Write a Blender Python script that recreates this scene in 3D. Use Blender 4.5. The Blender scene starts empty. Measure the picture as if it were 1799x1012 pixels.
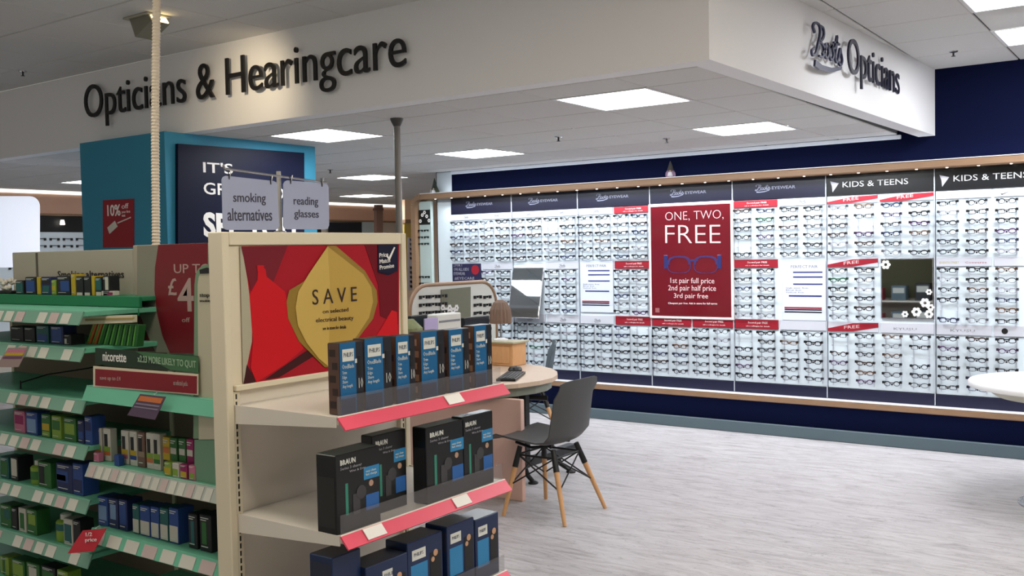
import bpy, math, random
from mathutils import Vector, Matrix
random.seed(7)
C = bpy.context.scene.collection
PI = math.pi
# ---------------- camera ----------------
FPX = 1705.4; CAMH = 1.6
YAW, PITCH, ROLL = -.61675, -.03714, -.019605
def cam_axes():
    cy, sy, cp, sp, cr, sr = math.cos(YAW), math.sin(YAW), math.cos(PITCH), math.sin(PITCH), math.cos(ROLL), math.sin(ROLL)
    f = Vector((sy*cp, cy*cp, sp)); r = Vector((cy, -sy, 0)); u = r.cross(f)
    return r*cr+u*sr, u*cr-r*sr, f
AR, AU, AF = cam_axes()
cam = bpy.data.cameras.new('camera'); co = bpy.data.objects.new('camera', cam); C.objects.link(co)
cam.sensor_width = 36; cam.lens = FPX/1799*36; cam.clip_end = 100
m = Matrix((AR, AU, -AF)).transposed().to_4x4(); m.translation = (0, 0, CAMH); co.matrix_world = m
bpy.context.scene.camera = co
# ---------------- world, exposure, lights ----------------
sc = bpy.context.scene
sc.view_settings.view_transform = 'Standard'; sc.view_settings.look = 'None'
sc.view_settings.gamma = 1; sc.view_settings.use_curve_mapping = False
sc.view_settings.exposure = 0.12
sc.cycles.max_bounces = 6; sc.cycles.transparent_max_bounces = 12; sc.cycles.sample_clamp_indirect = 3
w = bpy.data.worlds.new('world'); sc.world = w; w.use_nodes = True
w.node_tree.nodes['Background'].inputs[0].default_value = (1, .96, .86, 1)
w.node_tree.nodes['Background'].inputs[1].default_value = .35
PANEL_E = 16.0
def area(name, loc, sx, sy, power, col=(1, 1, 1), rot=(0, 0, 0)):
    l = bpy.data.lights.new(name, 'AREA'); l.shape = 'RECTANGLE'; l.size = sx; l.size_y = sy; l.energy = power; l.color = col
    o = bpy.data.objects.new(name, l); C.objects.link(o); o.location = loc; o.rotation_euler = rot; return o
# LED strip under the display canopy washing the spectacles, and one below the lower rail
area('canopy_led_strip', (-3.5, 7.83, 2.145), 5.9, .05, 44, (.90, .96, 1), (math.radians(-22), 0, 0))
area('plinth_led_strip', (-3.5, 7.86, .295), 5.9, .04, 6, (.85, .93, 1))
area('ledge_led_strip', (-3.5, 7.90, 2.235), 5.9, .03, 3, (.85, .9, 1), (PI, 0, 0))
def spot(name, loc, tgt, power, col, ang, blend=.8, r=.03):
    l = bpy.data.lights.new(name, 'SPOT'); l.energy = power; l.color = col; l.spot_size = math.radians(ang); l.spot_blend = blend; l.shadow_soft_size = r
    o = bpy.data.objects.new(name, l); C.objects.link(o); o.location = loc
    o.rotation_euler = (Vector(tgt)-Vector(loc)).to_track_quat('-Z', 'Y').to_euler(); return o
wl = area('added_wall_fill', (-4.25, 6.75, 2.44), 4.6, .12, 44, (.93, .97, 1), (math.radians(42), 0, 0)); wl.data.spread = math.radians(110)  # added fill light for the spectacle wall, no fitting there
wr = area('added_wall_fill_right', (-.55, 6.3, 2.90), 1.0, .12, 22, (.93, .95, 1), (math.radians(42), 0, 0)); wr.data.spread = math.radians(120)  # second added fill, brightens the kids bays
spot('added_far_fill', (-8.9, 9.4, 2.35), (-9.65, 10.0, 1.9), 12, (1, .82, .62), 90)  # added warm fill to brighten the sunglasses stand
spot('sign_spot', (-4.72, 3.50, 2.80), (-4.95, 4.16, 2.58), 13, (1, .80, .52), 95, 1)

# ---------------- helpers ----------------
def ray(px, py):
    return AR*((px-899.5)/FPX)-AU*((py-506)/FPX)+AF
def at(px, py, ax, v):
    """point of the real plane  axis=v  (0:x 1:y 2:z) seen at that place of the photograph"""
    d = ray(px, py); o = Vector((0, 0, CAMH)); t = (v-o[ax])/d[ax]; return o+d*t
def lin(c):
    return tuple(((v/255)/12.92 if v/255 <= .04045 else ((v/255+.055)/1.055)**2.4) for v in c)
MATS = {}
def mat(name, rgb=(200, 200, 200), rough=.6, metal=0, emis=0, spec=.4, noise=0, nscale=20, bump=0, alpha=1, stretch=None):
    if name in MATS: return MATS[name]
    m = bpy.data.materials.new(name); m.use_nodes = True; nt = m.node_tree; b = nt.nodes['Principled BSDF']
    c = lin(rgb)+(1,)
    b.inputs['Base Color'].default_value = c; b.inputs['Roughness'].default_value = rough
    b.inputs['Metallic'].default_value = metal; b.inputs['Specular IOR Level'].default_value = spec
    if emis:
        b.inputs['Emission Color'].default_value = c; b.inputs['Emission Strength'].default_value = emis
    if alpha < 1: b.inputs['Alpha'].default_value = alpha
    if noise or bump:
        tc = nt.nodes.new('ShaderNodeTexCoord'); mp = nt.nodes.new('ShaderNodeMapping'); n = nt.nodes.new('ShaderNodeTexNoise')
        mp.inputs['Scale'].default_value = stretch or (1, 1, 1)
        n.inputs['Scale'].default_value = nscale; n.inputs['Detail'].default_value = 6
        nt.links.new(tc.outputs['Object'], mp.inputs[0]); nt.links.new(mp.outputs[0], n.inputs['Vector'])
        if noise:
            mx = nt.nodes.new('ShaderNodeMix'); mx.data_type = 'RGBA'
            mx.inputs[6].default_value = tuple(v*(1-noise) for v in c[:3])+(1,); mx.inputs[7].default_value = tuple(min(1, v*(1+noise)) for v in c[:3])+(1,)
            nt.links.new(n.outputs['Fac'], mx.inputs[0]); nt.links.new(mx.outputs[2], b.inputs['Base Color'])
        if bump:
            bp = nt.nodes.new('ShaderNodeBump'); bp.inputs['Strength'].default_value = bump; bp.inputs['Distance'].default_value = .01
            nt.links.new(n.outputs['Fac'], bp.inputs['Height']); nt.links.new(bp.outputs[0], b.inputs['Normal'])
    MATS[name] = m; return m
def rgb(c, **k):
    return mat('colour_%d_%d_%d' % tuple(c)+('_g' if k.get('rough', 1) < .4 else ''), c, **({'rough': .5}|k))

def wloc(o):
    v = Vector((0, 0, 0))
    while o is not None: v += o.location; o = o.parent
    return v
def tag(o, label=None, cat=None, group=None, kind=None):
    if label: o['label'] = label
    if cat: o['category'] = cat
    if group: o['group'] = group
    if kind: o['kind'] = kind
    return o
def thing(name, loc, label, cat, group=None):
    o = bpy.data.objects.new(name, None); C.objects.link(o); o.location = loc; o.empty_display_size = .05
    return tag(o, label, cat, group)
class MB:
    def __init__(s): s.v = []; s.f = []; s.m = []; s.mi = 0
    def add(s, vs, fs):
        n = len(s.v); s.v += [tuple(v) for v in vs]; s.f += [tuple(i+n for i in f) for f in fs]; s.m += [s.mi]*len(fs); return s
    def box(s, a, b, bev=0):
        x0, y0, z0 = (min(a[i], b[i]) for i in range(3)); x1, y1, z1 = (max(a[i], b[i]) for i in range(3))
        if bev <= 0:
            return s.add([(x, y, z) for z in (z0, z1) for y in (y0, y1) for x in (x0, x1)],
                         [(0, 2, 3, 1), (4, 5, 7, 6), (0, 1, 5, 4), (2, 6, 7, 3), (0, 4, 6, 2), (1, 3, 7, 5)])
        e = min(bev, (x1-x0)*.45, (y1-y0)*.45, (z1-z0)*.45)
        pr = [(x0+e, y0), (x1-e, y0), (x1, y0+e), (x1, y1-e), (x1-e, y1), (x0+e, y1), (x0, y1-e), (x0, y0+e)]
        cx, cy = (x0+x1)/2, (y0+y1)/2
        def ring(z, q): return [(min(max(x, x0+q), x1-q), min(max(y, y0+q), y1-q), z) for x, y in pr]
        vs = ring(z0, e)+ring(z0+e, 0)+ring(z1-e, 0)+ring(z1, e); fs = [tuple(range(7, -1, -1)), tuple(range(24, 32))]
        for k in range(3):
            for i in range(8): j = (i+1) % 8; fs.append((k*8+i, k*8+j, k*8+8+j, k*8+8+i))
        return s.add(vs, fs)
    def prism(s, pts, off):
        """polygon of 3D points extruded by vector off"""
        n = len(pts); off = Vector(off); a = [Vector(p) for p in pts]
        nm = Vector((0, 0, 0))
        for i in range(n): nm += a[i].cross(a[(i+1) % n])
        if nm.dot(off) < 0: a = a[::-1]
        vs = a+[p+off for p in a]
        fs = [tuple(range(n-1, -1, -1)), tuple(range(n, 2*n))]+[(i, (i+1) % n, n+(i+1) % n, n+i) for i in range(n)]
        return s.add(vs, fs)
    def tube(s, pts, r, seg=8, closed=False):
        P = [Vector(p) for p in pts]; n = len(P); R = r if isinstance(r, (list, tuple)) else [r]*n
        rings = []; up = None
        for i in range(n):
            if closed: t = (P[(i+1) % n]-P[i-1])
            else: t = P[min(i+1, n-1)]-P[max(i-1, 0)]
            t.normalize()
            if up is None: up = Vector((0, 0, 1)) if abs(t.z) < .9 else Vector((1, 0, 0))
            a = t.cross(up); a.normalize(); b = a.cross(t); up = b
            rings.append([P[i]+(a*math.cos(q*2*PI/seg)+b*math.sin(q*2*PI/seg))*R[i] for q in range(seg)])
        vs = [v for rg in rings for v in rg]; fs = []
        for i in range(n if closed else n-1):
            j = (i+1) % n
            for q in range(seg): q2 = (q+1) % seg; fs.append((i*seg+q, i*seg+q2, j*seg+q2, j*seg+q))
        if not closed: fs += [tuple(range(seg-1, -1, -1)), tuple((n-1)*seg+q for q in range(seg))]
        return s.add(vs, fs)
    def lathe(s, prof, c=(0, 0, 0), seg=16):
        vs = []; fs = []; n = len(prof)
        for r, z in prof:
            for q in range(seg): a = q*2*PI/seg; vs.append((c[0]+r*math.cos(a), c[1]+r*math.sin(a), c[2]+z))
        for i in range(n-1):
            for q in range(seg): q2 = (q+1) % seg; fs.append((i*seg+q, i*seg+q2, (i+1)*seg+q2, (i+1)*seg+q))
        fs += [tuple(range(seg-1, -1, -1)), tuple((n-1)*seg+q for q in range(seg))]
        return s.add(vs, fs)
    def mesh(s, name, mats, off=Vector((0, 0, 0)), smooth=False):
        me = bpy.data.meshes.new(name); me.from_pydata([tuple(Vector(v)-off) for v in s.v], [], s.f)
        for m_ in (mats if isinstance(mats, (list, tuple)) else [mats]): me.materials.append(m_)
        me.polygons.foreach_set('material_index', s.m)
        if smooth:
            me.polygons.foreach_set('use_smooth', [True]*len(me.polygons)); me.set_sharp_from_angle(angle=math.radians(40))
        me.update(); return me
    def build(s, name, mats, parent=None, smooth=False, local=False):
        off = Vector((0, 0, 0)) if (local or parent is None) else wloc(parent)
        o = bpy.data.objects.new(name, s.mesh(name, mats, off, smooth)); C.objects.link(o); o.parent = parent; return o
def box(name, a, b, m_, parent=None, bev=0): return MB().box(a, b, bev).build(name, m_, parent)
def struct(o, kind='structure'): o['kind'] = kind; return o
def root_mesh(name, mb, mats, base, label, cat, group=None, smooth=False):
    """a one-mesh thing with its origin at its base"""
    o = bpy.data.objects.new(name, mb.mesh(name, mats, Vector(base), smooth)); C.objects.link(o); o.location = base
    return tag(o, label, cat, group)
NRM = {0: Vector((1, 0, 0)), 1: Vector((0, -1, 0)), 2: Vector((0, 0, 1))}
def poly(pts, ax, v, th=.002, mb=None):
    """flat piece of real thickness on plane axis=v, outline read off the photograph, standing proud toward the shop"""
    mb = mb or MB(); return mb.prism([at(x, y, ax, v) for x, y in pts], NRM[ax]*th)
def quad(x0, y0, x1, y1): return [(x0, y0), (x1, y0), (x1, y1), (x0, y1)]
TC = {}
def text_mesh(s, bold=0, res=3):
    k = (s, bold, res)
    if k in TC: return TC[k]
    cu = bpy.data.curves.new('t', 'FONT'); cu.body = s; cu.resolution_u = res; cu.offset = bold; cu.fill_mode = 'BOTH'; cu.extrude = .5
    ob = bpy.data.objects.new('t', cu); me = bpy.data.meshes.new_from_object(ob)
    vs = [tuple(v.co) for v in me.vertices]; fs = [tuple(p.vertices) for p in me.polygons]
    bpy.data.objects.remove(ob); bpy.data.curves.remove(cu); bpy.data.meshes.remove(me)
    TC[k] = (vs, fs); return TC[k]
def text_box(s, ax, v, O, W, H, m_, parent, name='lettering', th=.0012, bold=0, mb=None, slant=0, res=3, build=True):
    """text whose bounding box has its lower left corner at O, width W, height H, on plane axis=v"""
    vs, fs = text_mesh(s, bold, res)
    x0 = min(q[0] for q in vs); x1 = max(q[0] for q in vs); y0 = min(q[1] for q in vs); y1 = max(q[1] for q in vs)
    U = Vector((0, 1, 0)) if ax == 0 else Vector((1, 0, 0)); Z = Vector((0, 0, 1)) if ax < 2 else Vector((0, 1, 0)); N = NRM[ax]
    mb = mb or MB(); O = Vector(O)
    mb.add([O+U*((q[0]-x0)/(x1-x0)*W)+Z*(((q[1]-y0)/(y1-y0))*H+slant*(q[0]-x0)/(x1-x0)*W)+N*((q[2]+.5)*th) for q in vs], fs)
    return mb.build(name, m_, parent) if build else mb
def text_px(s, ax, v, bl, br, top, m_, parent, **k):
    """bl, br: lower corners (px) of the text's box; top: y (px) of its upper edge above bl"""
    a = at(*bl, ax, v); b = at(*br, ax, v); t = at(bl[0], top, ax, v)
    i = 1 if ax == 0 else 0
    return text_box(s, ax, v, a, b[i]-a[i], t.z-a.z, m_, parent, slant=(b.z-a.z)/(b[i]-a[i]), **k)
def rrect(w, h, r, n=5, x0=0, y0=0):
    o = []
    for cx, cy, a0 in ((w-r, r, -PI/2), (w-r, h-r, 0), (r, h-r, PI/2), (r, r, PI)):
        for k in range(n+1): a = a0+PI/2*k/n; o.append((x0+cx+r*math.cos(a), y0+cy+r*math.sin(a)))
    return o
def catmull(P, n=6):
    o = []
    for i in range(len(P)-1):
        p0 = P[max(i-1, 0)]; p1 = P[i]; p2 = P[i+1]; p3 = P[min(i+2, len(P)-1)]
        for k in range(n):
            t = k/n
            o.append(tuple(.5*((2*p1[j])+(-p0[j]+p2[j])*t+(2*p0[j]-5*p1[j]+4*p2[j]-p3[j])*t*t+(-p0[j]+3*p1[j]-3*p2[j]+p3[j])*t**3) for j in range(2)))
    o.append(P[-1]); return o
SCRIPT = [  # strokes of the flowing script word, unit box
    [(.10, .74), (.05, .86), (.12, .98), (.24, .97), (.27, .80), (.20, .50), (.13, .25), (.04, .16), (.01, .26), (.09, .36)],
    [(.24, .97), (.36, .95), (.38, .78), (.30, .62), (.23, .58), (.34, .54), (.40, .40), (.33, .24), (.22, .22)],
    [(.33, .30), (.44, .50), (.49, .62), (.42, .56), (.40, .36), (.46, .25), (.53, .38), (.51, .58), (.47, .62)],
    [(.49, .60), (.56, .56), (.64, .64), (.57, .54), (.56, .36), (.62, .26), (.69, .40), (.66, .60), (.62, .63)],
    [(.66, .60), (.74, .62), (.82, .95), (.78, .60), (.75, .36), (.80, .27), (.86, .40)],
    [(.70, .74), (.80, .78), (.90, .76)],
    [(.86, .40), (.92, .66), (.95, .56), (.99, .38), (.93, .24), (.86, .30)]]
SWOOSH = [(.10, .08), (.30, .02), (.60, .06), (.96, .22), (.93, .12), (.60, -.06), (.22, -.12), (.08, -.08)]
def script_logo(ax, v, O, W, H, m_, parent, name='script_logo', th=.002, wd=.026, n=5, skew=0, build=True, mb=None):
    U = Vector((0, 1, 0)) if ax == 0 else Vector((1, 0, 0)); Z = Vector((0, 0, 1)); N = NRM[ax]; O = Vector(O); mb = mb or MB()
    def P(x, y): return O+U*(x*W)+Z*(y*H+skew*x*W)
    for st in SCRIPT:
        c = catmull(st, n); L = []; Rr = []
        for i, (x, y) in enumerate(c):
            a = c[max(i-1, 0)]; b = c[min(i+1, len(c)-1)]; dx, dy = (b[0]-a[0])*W, (b[1]-a[1])*H; d = math.hypot(dx, dy) or 1
            k = wd*W*(.5+.5*abs(dy)/d)
            L.append((x-dy/d*k/W, y+dx/d*k/H)); Rr.append((x+dy/d*k/W, y-dx/d*k/H))
        for i in range(len(c)-1): mb.prism([P(*L[i]), P(*L[i+1]), P(*Rr[i+1]), P(*Rr[i])], N*th)
    mb.prism([P(*q) for q in SWOOSH], N*th)
    return mb.build(name, m_, parent) if build else mb
ORD = ['first', 'second', 'third', 'fourth', 'fifth', 'sixth', 'seventh', 'eighth', 'ninth', 'tenth', 'eleventh', 'twelfth', 'thirteenth', 'fourteenth', 'fifteenth', 'sixteenth']

# ---------------- materials ----------------
M_navy = mat('navy_paint', (4, 10, 40), .8, spec=.08); M_white = mat('white_panel', (218, 230, 238), .35)
M_tile = mat('ceiling_tile', (212, 211, 209), .95, noise=.05, nscale=60, bump=.1); M_grid = mat('ceiling_grid', (96, 96, 96), .8)
M_bulk = mat('bulkhead_paint', (240, 240, 242), .8)
M_wood = mat('oak_trim', (142, 112, 86), .5, noise=.18, nscale=9, stretch=(1, 8, 8)); M_woodleg = mat('beech_leg', (205, 156, 108), .5, noise=.12, nscale=14, stretch=(6, 6, 1))
M_peach = mat('peach_wood_panel', (222, 178, 152), .55, noise=.08, nscale=4, stretch=(4, 1, .5))
M_skirt = mat('grey_skirting', (78, 92, 99), .5)
M_lamp = mat('panel_diffuser', (250, 252, 255), .5, emis=PANEL_E)
M_lampw = mat('warm_panel_diffuser', (255, 245, 226), .5, emis=11.5)
M_led = mat('downlight_lens', (255, 248, 235), .5, emis=3)
M_cream = mat('cream_steel', (226, 216, 192), .45); M_shelf = mat('shelf_steel', (224, 218, 208), .4)
M_back = mat('back_panel', (234, 226, 214), .6); M_mint = mat('mint_shelf', (110, 186, 158), .5); M_ptxt = mat('poster_print', (216, 190, 190), .5); M_dark = mat('black_plastic', (22, 22, 24), .4)
M_red = mat('promo_red', (146, 26, 42), .4); M_pink = mat('ticket_red', (226, 84, 108), .35); M_txtw = mat('white_print', (240, 238, 236), .6)
M_letter = mat('black_letter', (26, 24, 26), .35); M_chrome = mat('chrome', (190, 190, 195), .25, metal=1)
M_mirror = mat('mirror', (225, 230, 232), .02, metal=1); M_acry = mat('clear_acrylic', (210, 220, 225), .08, alpha=.28)
M_smoke = mat('smoked_acrylic', (130, 130, 135), .12, alpha=.2)
M_teal = mat('teal_paint', (52, 140, 172), .6); M_greypaper = mat('grey_board', (172, 168, 154), .7)
M_ticket = mat('ticket_white', (205, 205, 196), .6); M_black = mat('deep_black', (16, 16, 18), .5)

# ---------------- structure ----------------
ZL, ZH, ZR = 2.454, 3.0, 2.925   # low ceiling, front ceiling, right hand ceiling
WY = 7.96
# floor
def floor_mat():
    m = bpy.data.materials.new('vinyl_floor'); m.use_nodes = True; nt = m.node_tree; b = nt.nodes['Principled BSDF']
    tc = nt.nodes.new('ShaderNodeTexCoord'); mp = nt.nodes.new('ShaderNodeMapping'); mp.inputs['Scale'].default_value = (1.1, 5.5, 1); mp.inputs['Rotation'].default_value = (0, 0, -.25)
    n = nt.nodes.new('ShaderNodeTexNoise'); n.inputs['Scale'].default_value = 3.2; n.inputs['Detail'].default_value = 9; n.inputs['Roughness'].default_value = .62; n.inputs['Distortion'].default_value = 1.1
    r = nt.nodes.new('ShaderNodeValToRGB'); e = r.color_ramp.elements
    e[0].position = .30; e[0].color = lin((146, 139, 140))+(1,); e[1].position = .62; e[1].color = lin((186, 182, 184))+(1,)
    x = r.color_ramp.elements.new(.44); x.color = lin((170, 165, 167))+(1,)
    n2 = nt.nodes.new('ShaderNodeTexNoise'); n2.inputs['Scale'].default_value = 2.6; n2.inputs['Detail'].default_value = 4; n2.inputs['Distortion'].default_value = 2.2
    a = nt.nodes.new('ShaderNodeMath'); a.operation = 'SUBTRACT'; a.inputs[1].default_value = .5
    ab = nt.nodes.new('ShaderNodeMath'); ab.operation = 'ABSOLUTE'
    r2 = nt.nodes.new('ShaderNodeValToRGB'); r2.color_ramp.elements[0].position = 0; r2.color_ramp.elements[0].color = (.45, .43, .43, 1); r2.color_ramp.elements[1].position = .014; r2.color_ramp.elements[1].color = (1, 1, 1, 1)
    mx = nt.nodes.new('ShaderNodeMix'); mx.data_type = 'RGBA'; mx.blend_type = 'MULTIPLY'; mx.inputs[0].default_value = .7
    L = nt.links.new
    L(tc.outputs['Object'], mp.inputs[0]); L(mp.outputs[0], n.inputs['Vector']); L(mp.outputs[0], n2.inputs['Vector'])
    L(n.outputs['Fac'], r.inputs[0]); L(n2.outputs['Fac'], a.inputs[0]); L(a.outputs[0], ab.inputs[0]); L(ab.outputs[0], r2.inputs[0])
    L(r.outputs[0], mx.inputs[6]); L(r2.outputs[0], mx.inputs[7]); L(mx.outputs[2], b.inputs['Base Color'])
    b.inputs['Roughness'].default_value = .42; b.inputs['Specular IOR Level'].default_value = .35
    return m
struct(box('floor', (-11.6, -1.5, -.1), (2.6, 13.0, 0), floor_mat()))
struct(box('wall_back', (-6.6, WY, 0), (2.6, WY+.15, ZH+.05), M_navy))
struct(box('baseboard_back', (-6.6, WY-.03, 0), (2.6, WY, .098), M_skirt, bev=.006))
struct(box('trim_3', (-6.585, WY-.012, .1), (-6.385, WY-.001, ZL-.004), mat('pale_wall_board', (206, 216, 222), .6), bev=.003))
struct(box('trim_4', (-6.38, WY-.03, ZL-.035), (-1.9, WY-.001, ZL-.003), mat('shadow_gap_trim', (226, 232, 242), .4), bev=.004))
struct(box('wall_left', (-11.62, -1.5, 0), (-11.47, 13.0, ZH), mat('far_wall_paint', (205, 196, 186), .7)))
struct(box('wall_far', (-11.47, 12.85, 0), (-6.45, 13.0, ZH), mat('far_wall_warm', (222, 196, 170), .7)))
# bulkhead: L-shaped, the low ceiling lies inside it
t = MB()
t.prism([(-11.47, 4.16, ZL), (-1.817, 4.142, ZL), (-1.817, 4.142, ZH), (-11.47, 4.16, ZH)], (0, .12, 0))
t.prism([(-1.817, 4.142, ZL), (-1.655, WY, ZL-.03), (-1.655, WY, ZH), (-1.817, 4.142, ZH)], (-.12, 0, 0))
struct(t.build('trim_1', M_bulk))
# ceilings with tiles
def ceiling(name, x0, x1, y0, y1, z, gx, gy, lamps, clip):
    base = struct(box(name, (x0, y0, z+.012), (x1, y1, z+.10), M_grid))
    tm = MB().box((.005, .005, 0), (.595, .595, .012), .004).mesh('ceiling_tile', M_tile)
    i0, i1 = math.floor((x0-gx)/.6), math.ceil((x1-gx)/.6); j0, j1 = math.floor((y0-gy)/.6), math.ceil((y1-gy)/.6); k = 0
    for i in range(i0, i1):
        for j in range(j0, j1):
            X, Y = gx+i*.6, gy+j*.6
            if (i, j) in lamps: continue
            if X < x0 or X+.6 > x1 or Y < y0 or Y+.6 > y1:
                a = (max(X+.005, x0), max(Y+.005, y0), 0); b = (min(X+.595, x1), min(Y+.595, y1), .012)
                if b[0]-a[0] < .03 or b[1]-a[1] < .03: continue
                if not clip(X, Y): continue
                o = MB().box((a[0]-X, a[1]-Y, 0), b if 0 else (b[0]-X, b[1]-Y, .012), .004).build('ceiling_tile', M_tile, base, local=True)
                o.location = (X, Y, z); continue
            if not clip(X, Y): continue
            o = bpy.data.objects.new('ceiling_tile', tm); C.objects.link(o); o.parent = base; o.location = (X, Y, z); k += 1
    return base
def lightpanel(X, Y, z, label, group=None, lm=None):
    e = thing('ceiling_light', (X+.3, Y+.3, z), label, 'ceiling light', group)
    fr = MB()
    for a, b in (((0, 0), (.6, .022)), ((0, .578), (.6, .6)), ((0, .022), (.022, .578)), ((.578, .022), (.6, .578))):
        fr.box((X+a[0], Y+a[1], z-.003), (X+b[0], Y+b[1], z+.011))
    fr.build('frame', mat('lamp_frame', (225, 225, 225), .5), e)
    MB().box((X+.022, Y+.022, z+.001), (X+.578, Y+.578, z+.010), .003).build('diffuser', lm or M_lamp, e)
GX, GY = -2.985, 4.63
low = {(0, 0): 'bright square ceiling light nearest the corner of the white bulkhead',
       (0, 3): 'bright square ceiling light just in front of the navy band above the racks',
       (-4, 0): 'bright square ceiling light above the teal column and the grey pole',
       (-4, 3): 'bright square ceiling light midway between the pole and the wood rail corner',
       (-8, 5): 'small bright ceiling light left of the pole, upper of the two far ones',
       (-12, 9): 'small bright ceiling light left of the pole, lowest and farthest one',
       (-12, 2): 'bright ceiling light at the left edge of the teal column, lower one',
       (-8, 0): 'bright ceiling light at the left edge of the teal column, upper one'}
def clow(X, Y): return True
base_low = ceiling('ceiling', -11.47, -1.93, 4.28, WY, ZL, GX, GY, low, clow)
low2 = {k: v for k, v in low.items()}
base_low2 = ceiling('ceiling', -11.47, -6.6, WY, 12.85, ZL, GX, GY, low, clow)
for (i, j), l in low.items(): lightpanel(GX+i*.6, GY+j*.6, ZL, l, 'square ceiling lights')
high = {(-1, 0): 'bright ceiling light cut by the top right corner of the picture', (-1, 2): 'bright ceiling light right of the white bulkhead near the navy wall',
        (1, 0): '', (1, 2): '', (1, -3): '', (1, -4): '', (3, -5): '', (-1, -7): '', (0, -6): '', (1, -5): '', (-4, -7): '', (1, -7): '', (-7, -7): '', (3, -4): '', (3, -6): '', (-4, -9): ''}  # entries without a label are unseen panels added to brighten the shop
HX, HY = -.48, 5.56
ceiling('ceiling', -11.47, 2.6, -1.5, 4.15, ZH, HX, HY, high, lambda X, Y: Y > 1.0)
ceiling('ceiling', -1.90, 2.6, 4.15, WY, ZR, HX, HY, high, lambda X, Y: X < 1.4)
for n_, ((i, j), l) in enumerate(high.items()):
    lightpanel(HX+i*.6, HY+j*.6, ZR if j > -3 else ZH, l or 'added square ceiling light outside the view, brightening the shop', 'square ceiling lights' if l else 'added ceiling lights outside the view', M_lampw if j < -2 else M_lamp)
struct(box('wall_right', (2.6, -1.5, 0), (2.75, WY+.15, ZH), mat('side_wall_paint', (196, 192, 184), .8)))
# ceiling fittings
for px, py, z, l in ((40, 125, ZH, 'small sprinkler head on the dark ceiling at far left'), (1675, 90, ZR, 'small sprinkler head on the ceiling right of the bulkhead'),
                     (981, 240, ZL, 'small sprinkler head on the low ceiling above the navy band, left one'), (1171, 243, ZL, 'small sprinkler head on the low ceiling above the navy band, right one'),
                     (580, 298, ZL, 'small dark sprinkler head beside the teal column top')):
    p = at(px, py, 2, z); e = thing('sprinkler_head', p, l, 'sprinkler', 'sprinkler heads')
    MB().lathe([(.03, 0), (.028, -.006), (.012, -.01)], p, 12).build('rosette', M_chrome, e, True)
    MB().lathe([(.007, -.008), (.006, -.03), (.014, -.033), (.014, -.036)], p, 10).build('nozzle', M_dark, e, True)
p = at(258, 30, 2, ZH)
e = thing('ceiling_projector_lamp', p, 'grey wedge shaped lamp fixed to the ceiling behind the ribbed duct', 'lamp')
MB().box(p+Vector((-.12, -.08, -.012)), p+Vector((.12, .08, 0)), .004).build('mounting_plate', M_greypaper, e)
MB().prism([p+Vector((-.08, -.06, -.01)), p+Vector((.10, -.06, -.01)), p+Vector((.13, -.06, -.05)), p+Vector((-.03, -.06, -.12))], (0, .12, 0)).build('housing', mat('lamp_housing', (128, 126, 112), .6), e)
MB().prism([p+Vector((.103, -.05, -.013)), p+Vector((.131, -.05, -.048)), p+Vector((.135, -.05, -.045)), p+Vector((.107, -.05, -.011))], (0, .1, 0)).build('lens', mat('warm_lens', (255, 226, 160), .4, emis=4), e)
# teal column
XC, YC = -5.668, 4.0
struct(box('trim_2', (-6.68, YC, 0), (XC, 5.36, ZL), M_teal))
# column posters
e = thing('navy_poster', at(306, 253, 0, XC+.01), 'large navy poster reading IT\'S GR... on the right face of the teal column', 'poster')
V = XC+.03
poly([(308, 253), (530, 269), (530, 440), (308, 440)], 0, XC, .03).build('panel', mat('navy_gloss', (10, 16, 44), .45, spec=.15), e)
text_px("IT'S", 0, V, (357, 303), (409, 306), 284, M_txtw, e, bold=.01)
text_px('GREAT TO', 0, V, (358, 341), (500, 350), 320, M_txtw, e, bold=.01)
text_px('SEE YOU', 0, V, (358, 417), (520, 424), 372, M_txtw, e, bold=.04)
e = thing('red_poster', at(182, 434, 1, YC-.01), 'small red 10% poster on the dark left face of the teal column', 'poster')
poly([(182, 352), (236, 349), (236, 434), (182, 435)], 1, YC, .006).build('panel', M_red, e)
text_px('10%', 1, YC-.006, (189, 380), (212, 379), 360, M_txtw, e, bold=.02)
text_px('off', 1, YC-.006, (214, 367), (226, 366), 358, M_txtw, e); text_px('your first\nvisit', 1, YC-.006, (214, 381), (229, 380), 370, M_txtw, e)
poly([(189, 400), (202, 388), (207, 398), (193, 411)], 1, YC-.006, .003).build('ticket_picture', M_ticket, e)
poly([(206, 391), (230, 381), (230, 383), (207, 393)], 1, YC-.006, .002).build('string_picture', M_ticket, e)

# ---------------- big lettering on the bulkhead ----------------
def letters(s, ax, v, bl, br, top, m_, parent, th, bold):
    """every letter its own child; same frame as text_px"""
    a = at(*bl, ax, v); b = at(*br, ax, v); t_ = at(bl[0], top, ax, v); i = 1 if ax == 0 else 0
    vs, fs = text_mesh(s, bold, 6); x0 = min(q[0] for q in vs); x1 = max(q[0] for q in vs); y0 = min(q[1] for q in vs); y1 = max(q[1] for q in vs)
    sx = (b[i]-a[i])/(x1-x0); sy = (t_.z-a.z)/(y1-y0); sl = (b.z-a.z)/(b[i]-a[i]); U = Vector((0, 1, 0)) if ax == 0 else Vector((1, 0, 0))
    for k, ch in enumerate(s):
        if ch == ' ': continue
        pv, _ = text_mesh(s[:k+1], bold, 6); cv, cf = text_mesh(ch, bold, 6)
        dx = max(q[0] for q in pv)-max(q[0] for q in cv)
        MB().add([a+U*((q[0]+dx-x0)*sx)+Vector((0, 0, (q[1]-y0)*sy+sl*(q[0]+dx-x0)*sx))+NRM[ax]*((q[2]+.5)*th) for q in cv], cf).build('letter', m_, parent)
BY = 4.12
e = thing('bulkhead_sign', at(152, 222, 1, BY), 'raised black lettering Opticians & Hearingcare on the front of the bulkhead', 'sign')
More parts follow.
